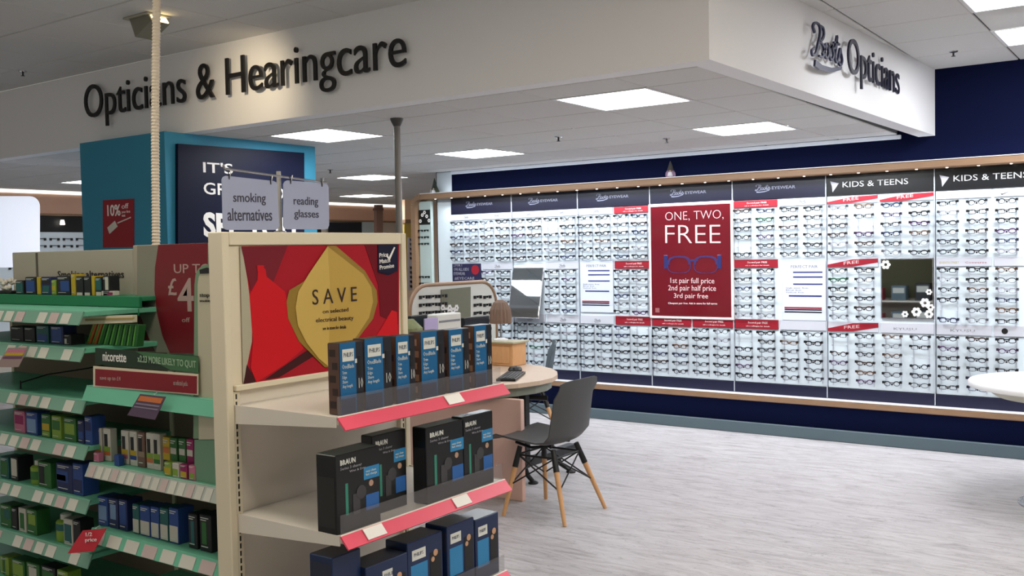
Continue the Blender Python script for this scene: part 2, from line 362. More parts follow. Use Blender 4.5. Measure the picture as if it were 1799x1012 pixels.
letters('Opticians & Hearingcare', 1, BY, (152, 227), (716, 141), 151, M_letter, e, .014, -.004)
e = thing('optician_sign', at(1425, 135, 0, -1.74), 'raised script logo and black lettering Opticians on the white right face of the bulkhead', 'sign')
a = at(1420, 129, 0, -1.725); b = at(1480, 129, 0, -1.725)
a = at(1424, 131, 0, -1.73); b = at(1478, 120, 0, -1.73); tp = at(1440, 36, 0, -1.73)
script_logo(0, -1.73, (a.x, a.y, 2.60), b.y-a.y, .225, mat('script_navy', (44, 48, 78), .4), e, th=.012, wd=.017, n=8)
letters('Opticians', 0, -1.70, (1488, 147), (1578, 184), 64, mat('letter_navy', (30, 30, 50), .4), e, .012, -.004)
# ---------------- eyewear wall ----------------
SEAM = [-6.38, -5.60, -4.83, -4.065, -3.275, -2.475, -1.65, -.85]
BAY = ['spectacle bay at the left end of the wall', 'second spectacle bay from the left', 'third spectacle bay from the left', 'bay behind the big red poster', 'plain bay right of the big red poster', 'kids and teens bay with the dark mirror', 'rightmost kids and teens bay']
YP = WY-.03      # face of the white boards
M_rod = mat('frosted_rod', (192, 198, 208), .3); M_lab = mat('label_strip', (196, 198, 208), .4); M_seam = mat('seam_grey', (120, 122, 130), .5)
M_plinth = mat('charcoal_navy_strip', (22, 24, 52), .45); M_logo = mat('logo_grey', (150, 150, 160), .5); M_lg2 = mat('logo_silver', (112, 114, 132), .4)
def half_x(h): b_ = h//2; m_ = (SEAM[b_]+SEAM[b_+1])/2; return (SEAM[b_], m_) if h % 2 == 0 else (m_, SEAM[b_+1])
def strip_label(e, h, z0, z1, kind):
    x0, x1 = half_x(h); x0 += .008; x1 -= .008
    if kind == 'red':
        MB().box((x0, YP-.014, z0), (x1, YP-.002, z1), .002).build('red_offer_strip', M_red, e)
        text_box('Second pair FREE', 1, 0, (x0+.12, YP-.0142, z0+.5*(z1-z0)), (x1-x0)*.45, (z1-z0)*.28, M_txtw, e, th=.001, res=1)
        text_box('ask a colleague for details', 1, 0, (x0+.10, YP-.0142, z0+.2*(z1-z0)), (x1-x0)*.55, (z1-z0)*.16, M_txtw, e, th=.001, res=1)
        return
    MB().box((x0, YP-.012, z0), (x1, YP-.002, z1), .002).build('label_strip', M_lab, e)
    if kind == 'free':
        MB().prism([(x0+(x1-x0)*u, YP-.012, z0+(z1-z0)*v) for u, v in ((0, .02), (.5, .06), (1, .52), (1, .96), (.5, .88), (0, .30))], (0, -.003, 0)).build('red_banner', M_red, e)
        text_box('FREE', 1, 0, (x0+.13, YP-.0152, z0+(z1-z0)*.28), .12, .024, M_ptxt, e, th=.001, slant=.10, res=1)
    elif kind == 'logo': script_logo(1, 0, (x0+(x1-x0)*.42, YP-.012, z0+.016), .07, .032, M_seam, e, th=.001, n=2)
    elif kind: text_box(kind, 1, 0, (x0+.10, YP-.012, z0+.025), .17, .02, M_seam, e, th=.001, res=1)
UP, MI, LO = (1.935, 1.995), (1.425, 1.495), (.905, .985)
KU = ['logo', 'logo', 'logo', 'logo', 'logo', 'red', None, None, 'red', 'logo', 'free', 'free', 'small', 'swoosh']
KM = ['blank', 'logo', None, 'logo', None, 'red', None, None, 'red', None, 'free', None, 'gold', 'duo']
KL = ['logo', 'logo', 'logo', 'logo', 'logo', 'red', 'red', 'red', 'red', 'blank', 'free', 'KYUSU', 'KYUSU', 'dot']
for b_ in range(7):
    x0, x1 = SEAM[b_]+.003, SEAM[b_+1]-.003
    e = thing('eyewear_rack', ((x0+x1)/2, YP, .45), 'tall white %s' % BAY[b_]+', with rows of spectacle rods', 'display rack', 'spectacle display racks')
    MB().box((x0, YP, .445), (x1, WY-.001, 2.0), .003).build('back_panel', M_white, e)
    kids = b_ > 4
    MB().box((x0, YP-.012, 2.0), (x1, WY-.001, 2.19), .003).build('header_panel', mat('black_header', (20, 20, 22), .25) if kids else mat('navy_header', (14, 14, 34), .3), e)
    MB().box((x0, YP-.012, .352), (x1, WY-.001, .443), .003).build('plinth_panel', M_plinth, e)
    sm = MB(); sm.box((x1-.002, YP-.016, .36), (x1+.004, YP-.001, 2.17)); sm.build('seam_strip', M_rod, e)
    if kids:
        text_box('KIDS & TEENS', 1, 0, (x0+.13, YP-.013, 2.065), .50, .045, mat('header_white', (170, 170, 172), .4), e, th=.001)
        MB().prism([(x0+.03, YP-.0125, 2.12), (x0+.10, YP-.0125, 2.10), (x0+.05, YP-.0125, 2.03), (x0+.045, YP-.0125, 2.08)], (0, -.001, 0)).build('dart_emblem', M_logo, e)
    else:
        script_logo(1, 0, (x0+.20, YP-.013, 2.065), .13, .06, M_lg2, e, th=.001, n=3)
        text_box('EYEWEAR', 1, 0, (x0+.345, YP-.013, 2.08), .20, .026, M_lg2, e, th=.001, res=2, bold=.01)
    for h in (2*b_, 2*b_+1):
        for K, (z0, z1) in ((KU, UP), (KM, MI), (KL, LO)):
            k = K[h]
            if k is None: continue
            hx0, hx1 = half_x(h)
            if k in ('red', 'free', 'logo', 'KYUSU'): strip_label(e, h, z0, z1, k)
            else:
                strip_label(e, h, z0, z1, None)
                if k == 'small':
                    text_box('CALVIN KLEIN', 1, 0, (hx0+.03, YP-.012, z0+.022), .14, .014, M_seam, e, th=.001, res=1)
                    text_box('MARC JACOBS', 1, 0, (hx0+.22, YP-.012, z0+.022), .13, .016, M_seam, e, th=.001, res=1)
                elif k == 'swoosh':
                    MB().prism([(hx0+.05, YP-.012, z0+.024), (hx0+.062, YP-.012, z0+.012), (hx0+.13, YP-.012, z0+.045), (hx0+.068, YP-.012, z0+.022)], (0, -.001, 0)).build('tick_emblem', M_black, e)
                elif k == 'gold': text_box('SEVENTH STREET', 1, 0, (hx0+.03, YP-.012, z0+.022), .14, .016, mat('gold_print', (170, 160, 90), .4), e, th=.001, res=1)
                elif k == 'duo': text_box('Converse', 1, 0, (hx0-.19, YP-.012, z0+.022), .15, .014, M_red, e, th=.001, res=1)
                elif k == 'dot': MB().tube([(hx0+.08, YP-.012, z0+.04), (hx0+.08, YP-.014, z0+.04)], .022, 12).build('round_emblem', M_dark, e)
                if k == 'dot' or k == 'gold': pass
# spectacles
def spec_mesh(name, style, fm, hm, lens):
    mb = MB(); w, h = style[0], style[1]; kind = style[2]; g = .009; th = style[3]
    def loop(cx):
        pts = []
        n = 12
        for k in range(n):
            a = 2*PI*k/n; ex = .5 if kind == 'rect' else (.72 if kind == 'soft' else 1)
            c, s = math.cos(a), math.sin(a)
            x = math.copysign(abs(c)**ex, c)*w/2; z = math.copysign(abs(s)**ex, s)*h/2
            if kind == 'way' and s > 0: x *= 1.08
            pts.append((cx+x, 0, z))
        return pts
    for s in (-1, 1):
        cx = s*(w/2+g); P = loop(cx); n = len(P)
        for k in range(n):
            a, b = Vector(P[k]), Vector(P[(k+1) % n]); ct = Vector((cx, 0, 0)); top = (a.z+b.z) > .2*h
            wd = th*(1.9 if top else 1.0)
            ia, ib = a+(ct-a).normalized()*wd, b+(ct-b).normalized()*wd
            mb.prism([a, b, ib, ia], (0, -.004, 0))
        mb.mi = 2
        if lens: mb.add([Vector(q)+Vector((0, -.001, 0)) for q in P], [tuple(range(n))])
        mb.mi = 1
        ex = s*(w+g); mb.box((ex-s*.004, -.006, h*.02), (ex+s*.012, .014, h*.02+.018))
        mb.mi = 0
        mb.add([(ex+s*.006, .0, h*.15+.008), (ex+s*.009, .0, h*.15+.008), (ex+s*.009, .0, h*.15), (ex+s*.006, .0, h*.15),
                (ex-s*.004, .046, h*.1+.008), (ex-s*.001, .046, h*.1+.008), (ex-s*.001, .046, h*.1), (ex-s*.004, .046, h*.1)],
               [(0, 1, 5, 4), (1, 2, 6, 5), (2, 3, 7, 6), (3, 0, 4, 7), (0, 3, 2, 1), (4, 5, 6, 7)])
    mb.mi = 0; mb.box((-g-.003, -.005, h*.10), (g+.003, 0, h*.10+th*1.5))
    mb.mi = 1; mb.box((-.006, -.007, -.002-h*.25), (.006, .001, -h*.25+.010))
    return mb.mesh(name, [fm, hm, mat('demo_lens', (200, 206, 214), .15, alpha=.15)])
FR = []
for col, c in (('black', (20, 20, 24)), ('dark brown', (52, 34, 28)), ('charcoal', (50, 54, 62)), ('navy blue', (28, 38, 74)), ('pale grey', (150, 150, 160)), ('tortoise brown', (92, 62, 40)),
               ('silver wire', (112, 114, 120)), ('green tipped', (26, 84, 58)), ('purple', (72, 40, 84)), ('black wire', (36, 36, 40))):
    fm = mat('frame_'+col.replace(' ', '_'), c, .3); hm = mat('hinge_'+col.replace(' ', '_'), tuple(int(v*.5) for v in c) if col not in ('pale grey', 'silver wire') else (70, 70, 76), .35)
    for sh, st in (('rectangular', (.051, .034, 'rect', .0040)), ('round', (.048, .040, 'oval', .0038)), ('square', (.051, .040, 'soft', .0052)), ('browline', (.053, .038, 'way', .0056))):
        if 'wire' in col: st = st[:3]+(.0028,)
        FR.append((col, sh, spec_mesh('spectacles', st, fm, hm, True)))
WCOL = [12, 3, 6, 2.5, 1.5, 1.2, 2, .35, .8, 5]
def pick(kidsg):
    wts = [WCOL[i//4]*(3 if kidsg and i//4 in (7, 8) else 1)*(1, 1, 1, .8)[i % 4] for i in range(len(FR))]
    return random.choices(FR, wts)[0]
ROWS = [('upper', [1.904-.0735*i for i in range(6)]), ('middle', [1.398-.075*i for i in range(6)]), ('lower', [.877-.0735*i for i in range(6)])]
slots = []
for h in range(14):
    hx0, hx1 = half_x(h); w_ = hx1-hx0
    for c in (0, 1):
        cx = hx0+w_*(.25+.5*c)
        if cx > -.98: continue
        for blk, zs in ROWS:
            if blk != 'lower' and h in (6, 7): continue
            if blk == 'middle' and h in (0, 2, 4, 9, 11): continue
            for r, z in enumerate(zs): slots.append((cx, z, h, c, blk, r))
slots.sort(key=lambda s: -s[0])
rods = {}
CORD = ['first', 'second', 'third', 'fourth']
stuffv = MB(); smats = []
SH_B = ['left end bay', 'second bay from left', 'third bay from left', 'bay under big red poster', 'bay right of red poster', 'kids bay with mirror', 'rightmost kids bay']
for n_, (cx, z, h, c, blk, r) in enumerate(slots):
    rods.setdefault((h, c), []).append((cx, z))
    if random.random() < .02: continue
    col, sh, me = pick(h > 9)
    jx, jz, jr = random.uniform(-.004, .004), random.uniform(-.003, .003), random.uniform(-.05, .05)
    if n_ < 306:
        o = bpy.data.objects.new('spectacles', me); C.objects.link(o); o.location = (cx+jx, YP-.052, z+jz); o.rotation_euler = (random.uniform(-.1, .1), jr, random.uniform(-.08, .08))
        o.scale = (1.06, 1, 1.02)
        tag(o, '%s %s glasses, %s %s row, %s column, %s' % (col, sh, ORD[r], blk, CORD[(h % 2)*2+c], SH_B[h//2]), 'glasses', 'spectacles on the wall racks')
    else:
        key = [m_.name for m_ in smats]
        mi = []
        for m_ in me.materials:
            if m_.name not in key: smats.append(m_); key.append(m_.name)
            mi.append(key.index(m_.name))
        n0 = len(stuffv.v); rt = Matrix.Rotation(jr, 3, 'Y'); p0 = Vector((cx+jx, YP-.052, z+jz))
        stuffv.v += [tuple(rt@(v.co*1.05)+p0) for v in me.vertices]
        for pl in me.polygons: stuffv.f.append(tuple(i+n0 for i in pl.vertices)); stuffv.m.append(mi[pl.material_index])
o = root_mesh('spectacles', stuffv, smats, (-5.6, YP-.03, .5), 'many small dark glasses on the farthest bays at the left end of the wall', 'glasses'); o['kind'] = 'stuff'
rb = MB()
for (h, c), L in rods.items():
    cx = L[0][0]
    for z0, z1 in ((1.51, 1.93), (1.0, 1.42), (.47, .90)):
        if any(z0 < z < z1 for _, z in L):
            for s in (-1, 1): rb.box((cx+s*.058-.003, YP-.010, z0), (cx+s*.058+.003, YP-.001, z1))
            for _, z in L:
                if z0 < z < z1:
                    for s in (-1, 1): rb.box((cx+s*.058-.004, YP-.045, z-.010), (cx+s*.058+.004, YP-.008, z-.006))
tag(rb.build('display_rods', M_rod), 'frosted rods that hold the glasses on the white boards', 'display rods', kind='stuff')
# posters and mirrors on the wall
e = thing('offer_poster', (-3.67, YP-.02, .985), 'big red framed poster ONE, TWO, FREE with a picture of spectacles', 'poster')
MB().box((-4.075, YP-.030, .975), (-3.265, YP-.004, 2.005), .004).build('frame', mat('poster_frame', (222, 214, 216), .35), e)
MB().box((-4.05, YP-.034, 1.0), (-3.29, YP-.028, 1.98), .002).build('print', mat('poster_red', (98, 20, 30), .12), e)
PY = YP-.034
text_px('ONE, TWO,', 1, PY, (1169, 390), (1271, 386), 373, M_ptxt, e, bold=-.02)
text_px('FREE', 1, PY, (1169, 427), (1266, 427), 396, M_ptxt, e, bold=-.015)
text_px('1st pair full price', 1, PY, (1178, 500), (1255, 501), 488, M_ptxt, e)
text_px('2nd pair half price', 1, PY, (1174, 513), (1258, 514), 501, M_ptxt, e)
text_px('3rd pair free', 1, PY, (1184, 526), (1244, 527), 515, M_ptxt, e)
text_px('Cheapest pair free. Ask in store for full terms', 1, PY, (1174, 535), (1260, 536), 531, M_txtw, e)
g = MB()
for cx in (1193, 1240):
    c3 = at(cx, 465, 1, PY); pts = [c3+Vector((.115*math.copysign(abs(math.cos(a))**.7, math.cos(a)), -.001, .078*math.copysign(abs(math.sin(a))**.7, math.sin(a)))) for a in [2*PI*k/20 for k in range(20)]]
    for k in range(20):
        a_, b2 = pts[k], pts[(k+1) % 20]; q = .80 if k < 10 else .93; g.prism([a_, b2, c3+(b2-c3)*q, c3+(a_-c3)*q], (0, -.003, 0))
p = at(1217, 458, 1, PY); g.box(p+Vector((-.05, -.004, -.006)), p+Vector((.05, 0, .012)))
g.build('glasses_picture', mat('picture_blue', (58, 44, 92), .3), e)
for s, x in ((-1, 1170), (1, 1264)):
    p = at(x, 462, 1, PY); MB().box(p+Vector((-.018, -.005, -.05)), p+Vector((.018, 0, .07)), .004).build('temple_picture', mat('picture_navy', (40, 44, 96), .3), e)
g = MB(); p = at(1155, 545, 1, PY); g.box(p+Vector((-.02, -.001, -.02)), p+Vector((.02, 0, .02))); g.build('corner_label', mat('corner_pale', (150, 90, 92), .5), e)
def wall_mirror(px0, py0, px1, py1, label, deco):
    a = at(px0, py1, 1, YP-.03); b = at(px1, py0, 1, YP-.03)
    e = thing('wall_mirror', ((a.x+b.x)/2, YP-.02, a.z), label, 'mirror', 'mirrors between the spectacle rows')
    MB().box((a.x-.008, YP-.022, a.z-.008), (b.x+.008, YP-.003, b.z+.008), .003).build('frame', M_chrome, e)
    MB().box((a.x, YP-.026, a.z), (b.x, YP-.021, b.z), .001).build('glass', M_mirror, e)
    return e, a, b
e, a, b = wall_mirror(901, 469, 952, 556, 'square mirror with a bright reflection left of the price panel', 0)
e.rotation_euler = (math.radians(-12.5), 0, 0); e.location.y -= .09
e, a, b = wall_mirror(1549, 455, 1638, 558, 'dark wall mirror with white flower stickers in the kids bay', 1)
def flower(mb, x, z, r, y):
    for k in range(6):
        t_ = k*PI/3; c_ = Vector((x+math.cos(t_)*r*.6, y, z+math.sin(t_)*r*.6))
        mb.prism([c_+Vector((math.cos(u)*r*.36, 0, math.sin(u)*r*.36)) for u in [i*PI/3 for i in range(6)]], (0, -.001, 0))
g = MB()
for x, z, r in ((1556, 465, .04), (1632, 513, .025), (1625, 532, .04), (1610, 548, .04), (1632, 552, .035), (1590, 552, .028), (1635, 540, .03)):
    p = at(x, z, 1, YP-.026); flower(g, p.x, p.z, r, YP-.0265)
g.build('flower_stickers', M_txtw, e)
def info_panel(px0, px1, py0, py1, label):
    a = at(px0, py1, 1, YP); b = at(px1, py0, 1, YP)
    e = thing('price_panel', ((a.x+b.x)/2, YP-.02, a.z), label, 'sign', 'price list panels')
    MB().box((a.x, YP-.016, a.z), (b.x, YP-.002, b.z), .002).build('board', mat('panel_lilac', (206, 212, 232), .3), e)
    W, H = b.x-a.x, b.z-a.z
    def rel(u0, v0, u1, v1, m_, nm): MB().box((a.x+u0*W, YP-.018, a.z+v0*H), (a.x+u1*W, YP-.0155, a.z+v1*H)).build(nm, m_, e)
    mn = mat('print_navy', (40, 44, 110), .4)
    for v in (.80, .72, .60): rel(.25, v, .9, v+.022, mn, 'price_bar')
    rel(.15, .40, .88, .425, mn, 'price_bar'); rel(.05, .20, .88, .225, M_red, 'price_bar')
    for v in (.17, .13): rel(.05, v, .88, v+.022, M_black, 'price_bar')
    text_box('PERFECT PAIR', 1, 0, (a.x+W*.2, YP-.0165, a.z+H*.88), W*.6, H*.05, M_seam, e, th=.001, res=1)
    text_box('Single vision  from\nBifocal  from\nVarifocal  from', 1, 0, (a.x+W*.08, YP-.0165, a.z+H*.46), W*.5, H*.1, M_seam, e, th=.001, res=1)
info_panel(1022, 1078, 458, 548, 'pale price list panel with blue bars in the third bay from the left')
info_panel(1376, 1454, 458, 562, 'pale price list panel with blue bars right of the big red poster')
e = thing('kids_eyewear_sign', at(797, 493, 1, YP-.02), 'small navy sign with a red badge at the left end of the wall', 'sign')
a = at(797, 495, 1, YP); b = at(846, 463, 1, YP)
MB().box((a.x, YP-.02, a.z), (b.x, YP-.002, b.z), .002).build('board', mat('sign_navy', (36, 34, 66), .4), e)
c3 = at(835, 474, 1, YP-.02); MB().tube([c3, c3+Vector((0, -.003, 0))], .05, 16).build('red_badge', M_red, e)
text_box('2 FOR 1\nON ALL KIDS\nEYEWEAR', 1, 0, (a.x+.02, YP-.0205, a.z+.07), .20, .12, M_logo, e, res=1, th=.001)
text_box('#EYECARE', 1, 0, (a.x+.03, YP-.0205, a.z+.02), .26, .03, M_logo, e, res=1, th=.001)
# wooden surround
e = thing('display_surround', (-3.8, WY-.1, .3), 'long oak rail surround with tiny downlights framing the spectacle wall', 'display frame')
FY = 7.80
MB().box((-6.70, FY, 2.168), (1.2, WY-.001, 2.226), .008).build('top_rail', M_wood, e)
MB().box((-6.60, FY+.03, .300), (1.2, WY-.001, .350), .006).build('bottom_rail', M_wood, e)
q = MB(); arc = [(-6.70-.10*math.sin(k*PI/12), 2.197-.10+.10*math.cos(k*PI/12)) for k in range(7)]+[(-6.80, 1.0), (-6.80, .0)]
for k in range(len(arc)-1):
    (xa, za), (xb, zb) = arc[k], arc[k+1]; dx, dz = xb-xa, zb-za; d = math.hypot(dx, dz); nx, nz = -dz/d*.029, dx/d*.029
    q.prism([(xa+nx, FY, za+nz), (xb+nx, FY, zb+nz), (xb-nx, FY, zb-nz), (xa-nx, FY, za-nz)], (0, .15, 0))
q.build('upright', M_wood, e)
q = MB().box((-6.70, FY-.002, 2.2255), (1.2, WY-.002, 2.232), .002).build('lit_top_edge', mat('lit_edge_white', (240, 240, 244), .3), e)  # white strip paints the lit top edge of the rail
q = MB().box((-6.60, FY+.028, .3495), (1.2, YP-.013, .3555), .002).build('lit_ledge_edge', mat('lit_edge_white', (240, 240, 244), .3), e)  # white strip paints the light along the lower ledge
dl = MB().lathe([(.0, -.002), (.008, -.003), (.010, 0), (.010, .006), (0, .006)], seg=10).mesh('downlight', M_led)
for k in range(26):
    x = -6.5+k*.2155
    o = bpy.data.objects.new('downlight', dl); C.objects.link(o); o.parent = e; o.location = Vector((x, FY+.02, 2.166))-wloc(e)
# side rack in the rounded corner
e = thing('side_mirror_rack', (-6.69, WY-.1, .9), 'narrow glass panel with tiny glasses and floral strip inside the rounded rail corner', 'display rack')
MB().box((-6.765, 7.86, .3), (-6.60, 7.90, 2.15), .003).build('back_panel', mat('pale_green_board', (178, 194, 190), .3), e)
a = at(738, 395, 1, 7.858); b = at(760, 368, 1, 7.858)
MB().box((-6.76, 7.852, a.z), (-6.61, 7.861, b.z), .001).build('floral_strip', M_black, e)
g = MB()
for i in range(5): flower(g, -6.74+.03*i, a.z+.03+.10*random.random(), .022, 7.8515)
g.build('flower_stickers', M_txtw, e)
g = MB()
for i in range(16):
    for c in range(2):
        x = -6.74+c*.08; z = a.z-.06-i*.07
        if 3 <= i <= 6: continue
        g.box((x-.03, 7.845, z), (x+.03, 7.857, z+.006)); g.box((x-.03, 7.843, z-.012), (x-.018, 7.857, z+.006)); g.box((x+.016, 7.843, z-.012), (x+.028, 7.857, z+.006))
struct(g.build('small_glasses', M_dark, e), 'stuff')
# gnome ornaments on the rail
def gnome(px, py0, py1, y, label, hatc, bodyc, bw):
    b0 = at(px, py1, 1, y); h_ = at(px, py0, 1, y).z-b0.z
    e = thing('gnome_ornament', b0, label, 'ornament')
    MB().lathe([(bw*.75, 0), (bw, h_*.12), (bw*.95, h_*.3), (bw*.6, h_*.45), (.002, h_*.5)], b0, 14).build('body', rgb(bodyc), e, True)
    MB().lathe([(bw*.8, h_*.40), (bw*.62, h_*.46), (bw*.38, h_*.72), (.003, h_)], b0, 14).build('hat', rgb(hatc), e, True)
    n0 = b0+Vector((bw*.3, -bw*.75, h_*.38)); MB().lathe([(.001, -bw*.2), (bw*.2, 0), (.001, bw*.2)], n0, 8).build('nose', rgb((214, 176, 150)), e, True)
    MB().lathe([(.002, 0), (bw*.6, h_*.08), (bw*.45, h_*.3), (.002, h_*.38)], b0+Vector((bw*.2, -bw*.55, 0)), 12).build('beard', rgb((222, 220, 224)), e, True)
gnome(1178, 283, 312, 7.86, 'small pale gnome ornament standing on the oak rail above the red poster', (70, 66, 62), (150, 120, 146), .045)
gnome(764, 313, 344, 7.86, 'small gnome ornament with a dark pointed hat at the left corner of the oak rail', (44, 52, 44), (70, 76, 50), .05)

# ---------------- far area ----------------
e = thing('far_shelving_bay', (-11.46, 6.6, 0), 'far spectacle shelving with black header below the peach wood band at far left', 'display rack')
FX = -11.44
MB().box((-11.468, 4.3, 2.175), (-11.42, 12.8, 2.42), .004).build('wood_band', M_peach, e)
MB().box((-11.468, 4.3, 2.415), (-11.40, 12.8, 2.45), .004).build('light_cove', mat('cove_glow', (250, 252, 246), .4, emis=1.4), e)
MB().box((-11.468, 4.3, 2.150), (-11.40, 12.8, 2.176), .003).build('wood_rail', M_wood, e)
MB().box((-11.468, 4.3, 1.955), (-11.43, 10.9, 2.148), .003).build('black_header', M_black, e)
MB().box((-11.468, 4.3, .6), (-11.44, 10.9, 1.953), .003).build('white_panel', M_white, e)
g = MB()
for i in range(22):
    for r in range(5):
        y = 5.9+i*.17; z = 1.87-.085*r
        g.box((-11.44, y, z), (-11.42, y+.12, z+.006)); g.box((-11.44, y, z-.022), (-11.415, y+.02, z+.008)); g.box((-11.44, y+.10, z-.022), (-11.415, y+.12, z+.008))
struct(g.build('rows_of_glasses', M_dark, e), 'stuff')
for i in range(4):
    p = Vector((-11.38, 6.55+i*.45, 2.10)); MB().lathe([(.02, 0), (.03, -.05), (.028, -.06)], p, 10).build('spot_lamp', M_led if i < 2 else M_dark, e)
e = thing('navy_far_display', at(576, 405, 0, -11.40), 'dark navy display header seen just right of the reading glasses sign', 'display')
poly(quad(577, 391, 634, 430), 0, -11.42, .02).build('header_panel', mat('deep_navy', (18, 28, 40), .4), e)
poly(quad(635, 390, 655, 430), 0, -11.42, .015).build('pale_panel', mat('pale_blue_board', (176, 190, 194), .5), e)
e = thing('far_wood_post', at(662, 430, 0, -10.8), 'brown wooden post far behind, left of the grey pole', 'post')
poly(quad(657, 360, 668, 440), 0, -10.9, .06).build('post', mat('brown_post', (128, 100, 88), .6), e)
poly(quad(655, 366, 670, 370), 0, -10.86, .05).build('bracket', mat('brown_post2', (110, 84, 74), .6), e)
e = thing('sunglasses_stand', at(724, 500, 0, -9.6), 'yellow lit stand of dark sunglasses left of the oak rail corner', 'display stand')
poly(quad(706, 392, 741, 510), 0, -9.7, .05).build('back_panel', mat('yellow_lit_board', (196, 168, 84), .5), e)  # yellow light is put into the board colour
poly(quad(706, 351, 741, 386), 0, -9.7, .06).build('warm_header', mat('warm_header', (246, 206, 168), .5), e)
poly(quad(704, 386, 741, 392), 0, -9.7, .09).build('shelf', M_wood, e)
poly(quad(716, 417, 739, 510), 0, -9.65, .01).build('pale_insert', mat('pale_insert', (205, 196, 200), .5), e)
for i in range(11):
    py = 419+i*8.2
    if i in (5,): continue
    g = MB()
    for x in (720, 729): poly([(x, py), (x+7, py), (x+6, py+4.5), (x+1, py+4.5)], 0, -9.63, .02, g)
    poly([(720, py), (737, py), (737, py+1.2), (720, py+1.2)], 0, -9.63, .02, g)
    o = g.build('sunglasses', M_black, e)
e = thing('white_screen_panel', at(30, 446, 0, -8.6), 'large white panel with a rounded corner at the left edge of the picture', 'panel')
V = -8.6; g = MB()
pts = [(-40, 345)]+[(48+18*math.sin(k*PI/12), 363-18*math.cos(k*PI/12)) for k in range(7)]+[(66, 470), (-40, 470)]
poly(pts, 0, V, .04, g).build('panel', mat('white_emissive', (226, 228, 240), .4, emis=.45), e)  # white panel with a weak emission of its own
# grey pole
p = at(697, 208, 2, ZL)
e = thing('ceiling_pole', (p.x, p.y, 0), 'slim grey steel pole rising to a flange on the low ceiling', 'pole')
MB().tube([(p.x, p.y, 0), (p.x, p.y, ZL-.01)], .021, 16).build('shaft', mat('grey_steel', (128, 124, 120), .45, metal=.3), e, True)
MB().lathe([(.022, -.05), (.040, -.012), (.042, 0), (0, 0)], (p.x, p.y, ZL), 18).build('flange', mat('dark_steel', (76, 74, 72), .5), e, True)
# ribbed duct
a = at(278, 0, 1, 2.56); x = a.x
e = thing('ribbed_duct', (x, 2.56, 1.2), 'cream ribbed flexible duct hanging from the ceiling to the green gondola', 'duct')
pts = []; rr = []; z = 1.2; k = 0
g = MB(); b0 = at(273, 430, 1, 2.56)
while z < ZH:
    pts.append((b0.x+(x-b0.x)*(z-1.65)/1.3+.004*math.sin(z*5), 2.56, z)); rr.append(.0185 if k % 2 == 0 else .0150); z += .007; k += 1
g.tube(pts, rr, 12); g.build('hose', mat('cream_duct', (226, 212, 192), .5), e, False)
MB().lathe([(.03, -.02), (.03, 0), (0, 0)], (pts[-1][0], 2.56, ZH), 14).build('collar', M_cream, e, True)

# ---------------- desk area ----------------
M_desk = mat('pale_oak_top', (196, 172, 150), .45, noise=.06, nscale=6, stretch=(1, 7, 1)); M_panelb = mat('desk_panel_brown', (222, 184, 170), .6)
e = thing('dispensing_desk', (-4.1, 5.45, 0), 'pale oak desk with a rounded end and black metal base', 'desk')
out = [(-5.3, 4.95), (-3.78, 4.90), (-3.66, 4.96), (-3.58, 5.10), (-3.535, 5.28), (-3.54, 5.44), (-3.60, 5.60), (-3.70, 5.75), (-3.83, 5.88), (-3.99, 5.98), (-4.16, 6.03), (-5.3, 6.05)]
MB().prism([(x, y, .722) for x, y in out], (0, 0, .028)).build('desktop', M_desk, e)
MB().prism([(-4.2+(x+4.2)*.93, 5.47+(y-5.47)*.90, .66) for x, y in out], (0, 0, .06)).build('apron', mat('grey_green_apron', (140, 146, 134), .4), e)
MB().box((-5.3, 5.05, 0), (-3.53, 5.09, .655), .004).build('side_panel', M_panelb, e)
c5 = at(921, 740, 1, 5.35); c6 = at(1003, 822, 1, 5.95)
MB().box((c5.x-.03, 5.32, .14), (c5.x+.03, 5.38, .66), .008).build('column', M_dark, e)
MB().tube([(-4.05, 5.30, .62), (-3.62, 5.5, .60)], .018, 8).build('top_bar', M_dark, e)
MB().prism([(c5.x-.03, 5.30, .15), (c5.x+.04, 5.30, .15), (c6.x+.04, 5.97, .15), (c6.x-.03, 5.97, .15)], (0, 0, .05)).build('foot_bar', M_dark, e)
for y, x in ((5.46, -3.745), (5.88, -3.70)):
    MB().tube([(-3.83, y-.03, .19), (-3.80, y-.01, .15), (-3.77, y, .06), (x, y+.02, .02)], [.022, .02, .017, .016], 8).build('leg', M_dark, e)
    MB().lathe([(.035, 0), (.035, .01), (.012, .022)], (x, y+.03, 0), 12).build('foot_pad', M_dark, e)
ZD = .751
e = thing('keyboard', (-3.78, 5.32, ZD), 'black keyboard lying on the rounded end of the desk', 'keyboard')
g = MB(); ang = math.radians(-28)
def rot2(x, y, cx, cy, an): return cx+x*math.cos(an)-y*math.sin(an), cy+x*math.sin(an)+y*math.cos(an)
KA = math.radians(115)
kb = [rot2(x, y, -3.80, 5.33, KA) for x, y in ((-.2, -.065), (.2, -.065), (.2, .065), (-.2, .065))]
MB().prism([(x, y, ZD) for x, y in kb], (0, 0, .016)).build('body', M_dark, e)
g = MB()
for i in range(14):
    for j in range(5):
        c_ = [rot2(x, y, -3.80, 5.33, KA) for x, y in [(-.18+i*.026, -.055+j*.023), (-.158+i*.026, -.055+j*.023), (-.158+i*.026, -.036+j*.023), (-.18+i*.026, -.036+j*.023)]]
        g.prism([(x, y, ZD+.016) for x, y in c_], (0, 0, .004))
struct(g.build('keys', mat('key_black', (30, 30, 32), .5), e), 'stuff')
p = at(905, 652, 2, ZD)
e = thing('computer_mouse', p, 'black computer mouse beside the keyboard on the desk', 'mouse')
MB().lathe([(.05, 0), (.052, .012), (.04, .03), (.015, .036), (.001, .037)], p, 16).build('shell', M_dark, e, True)
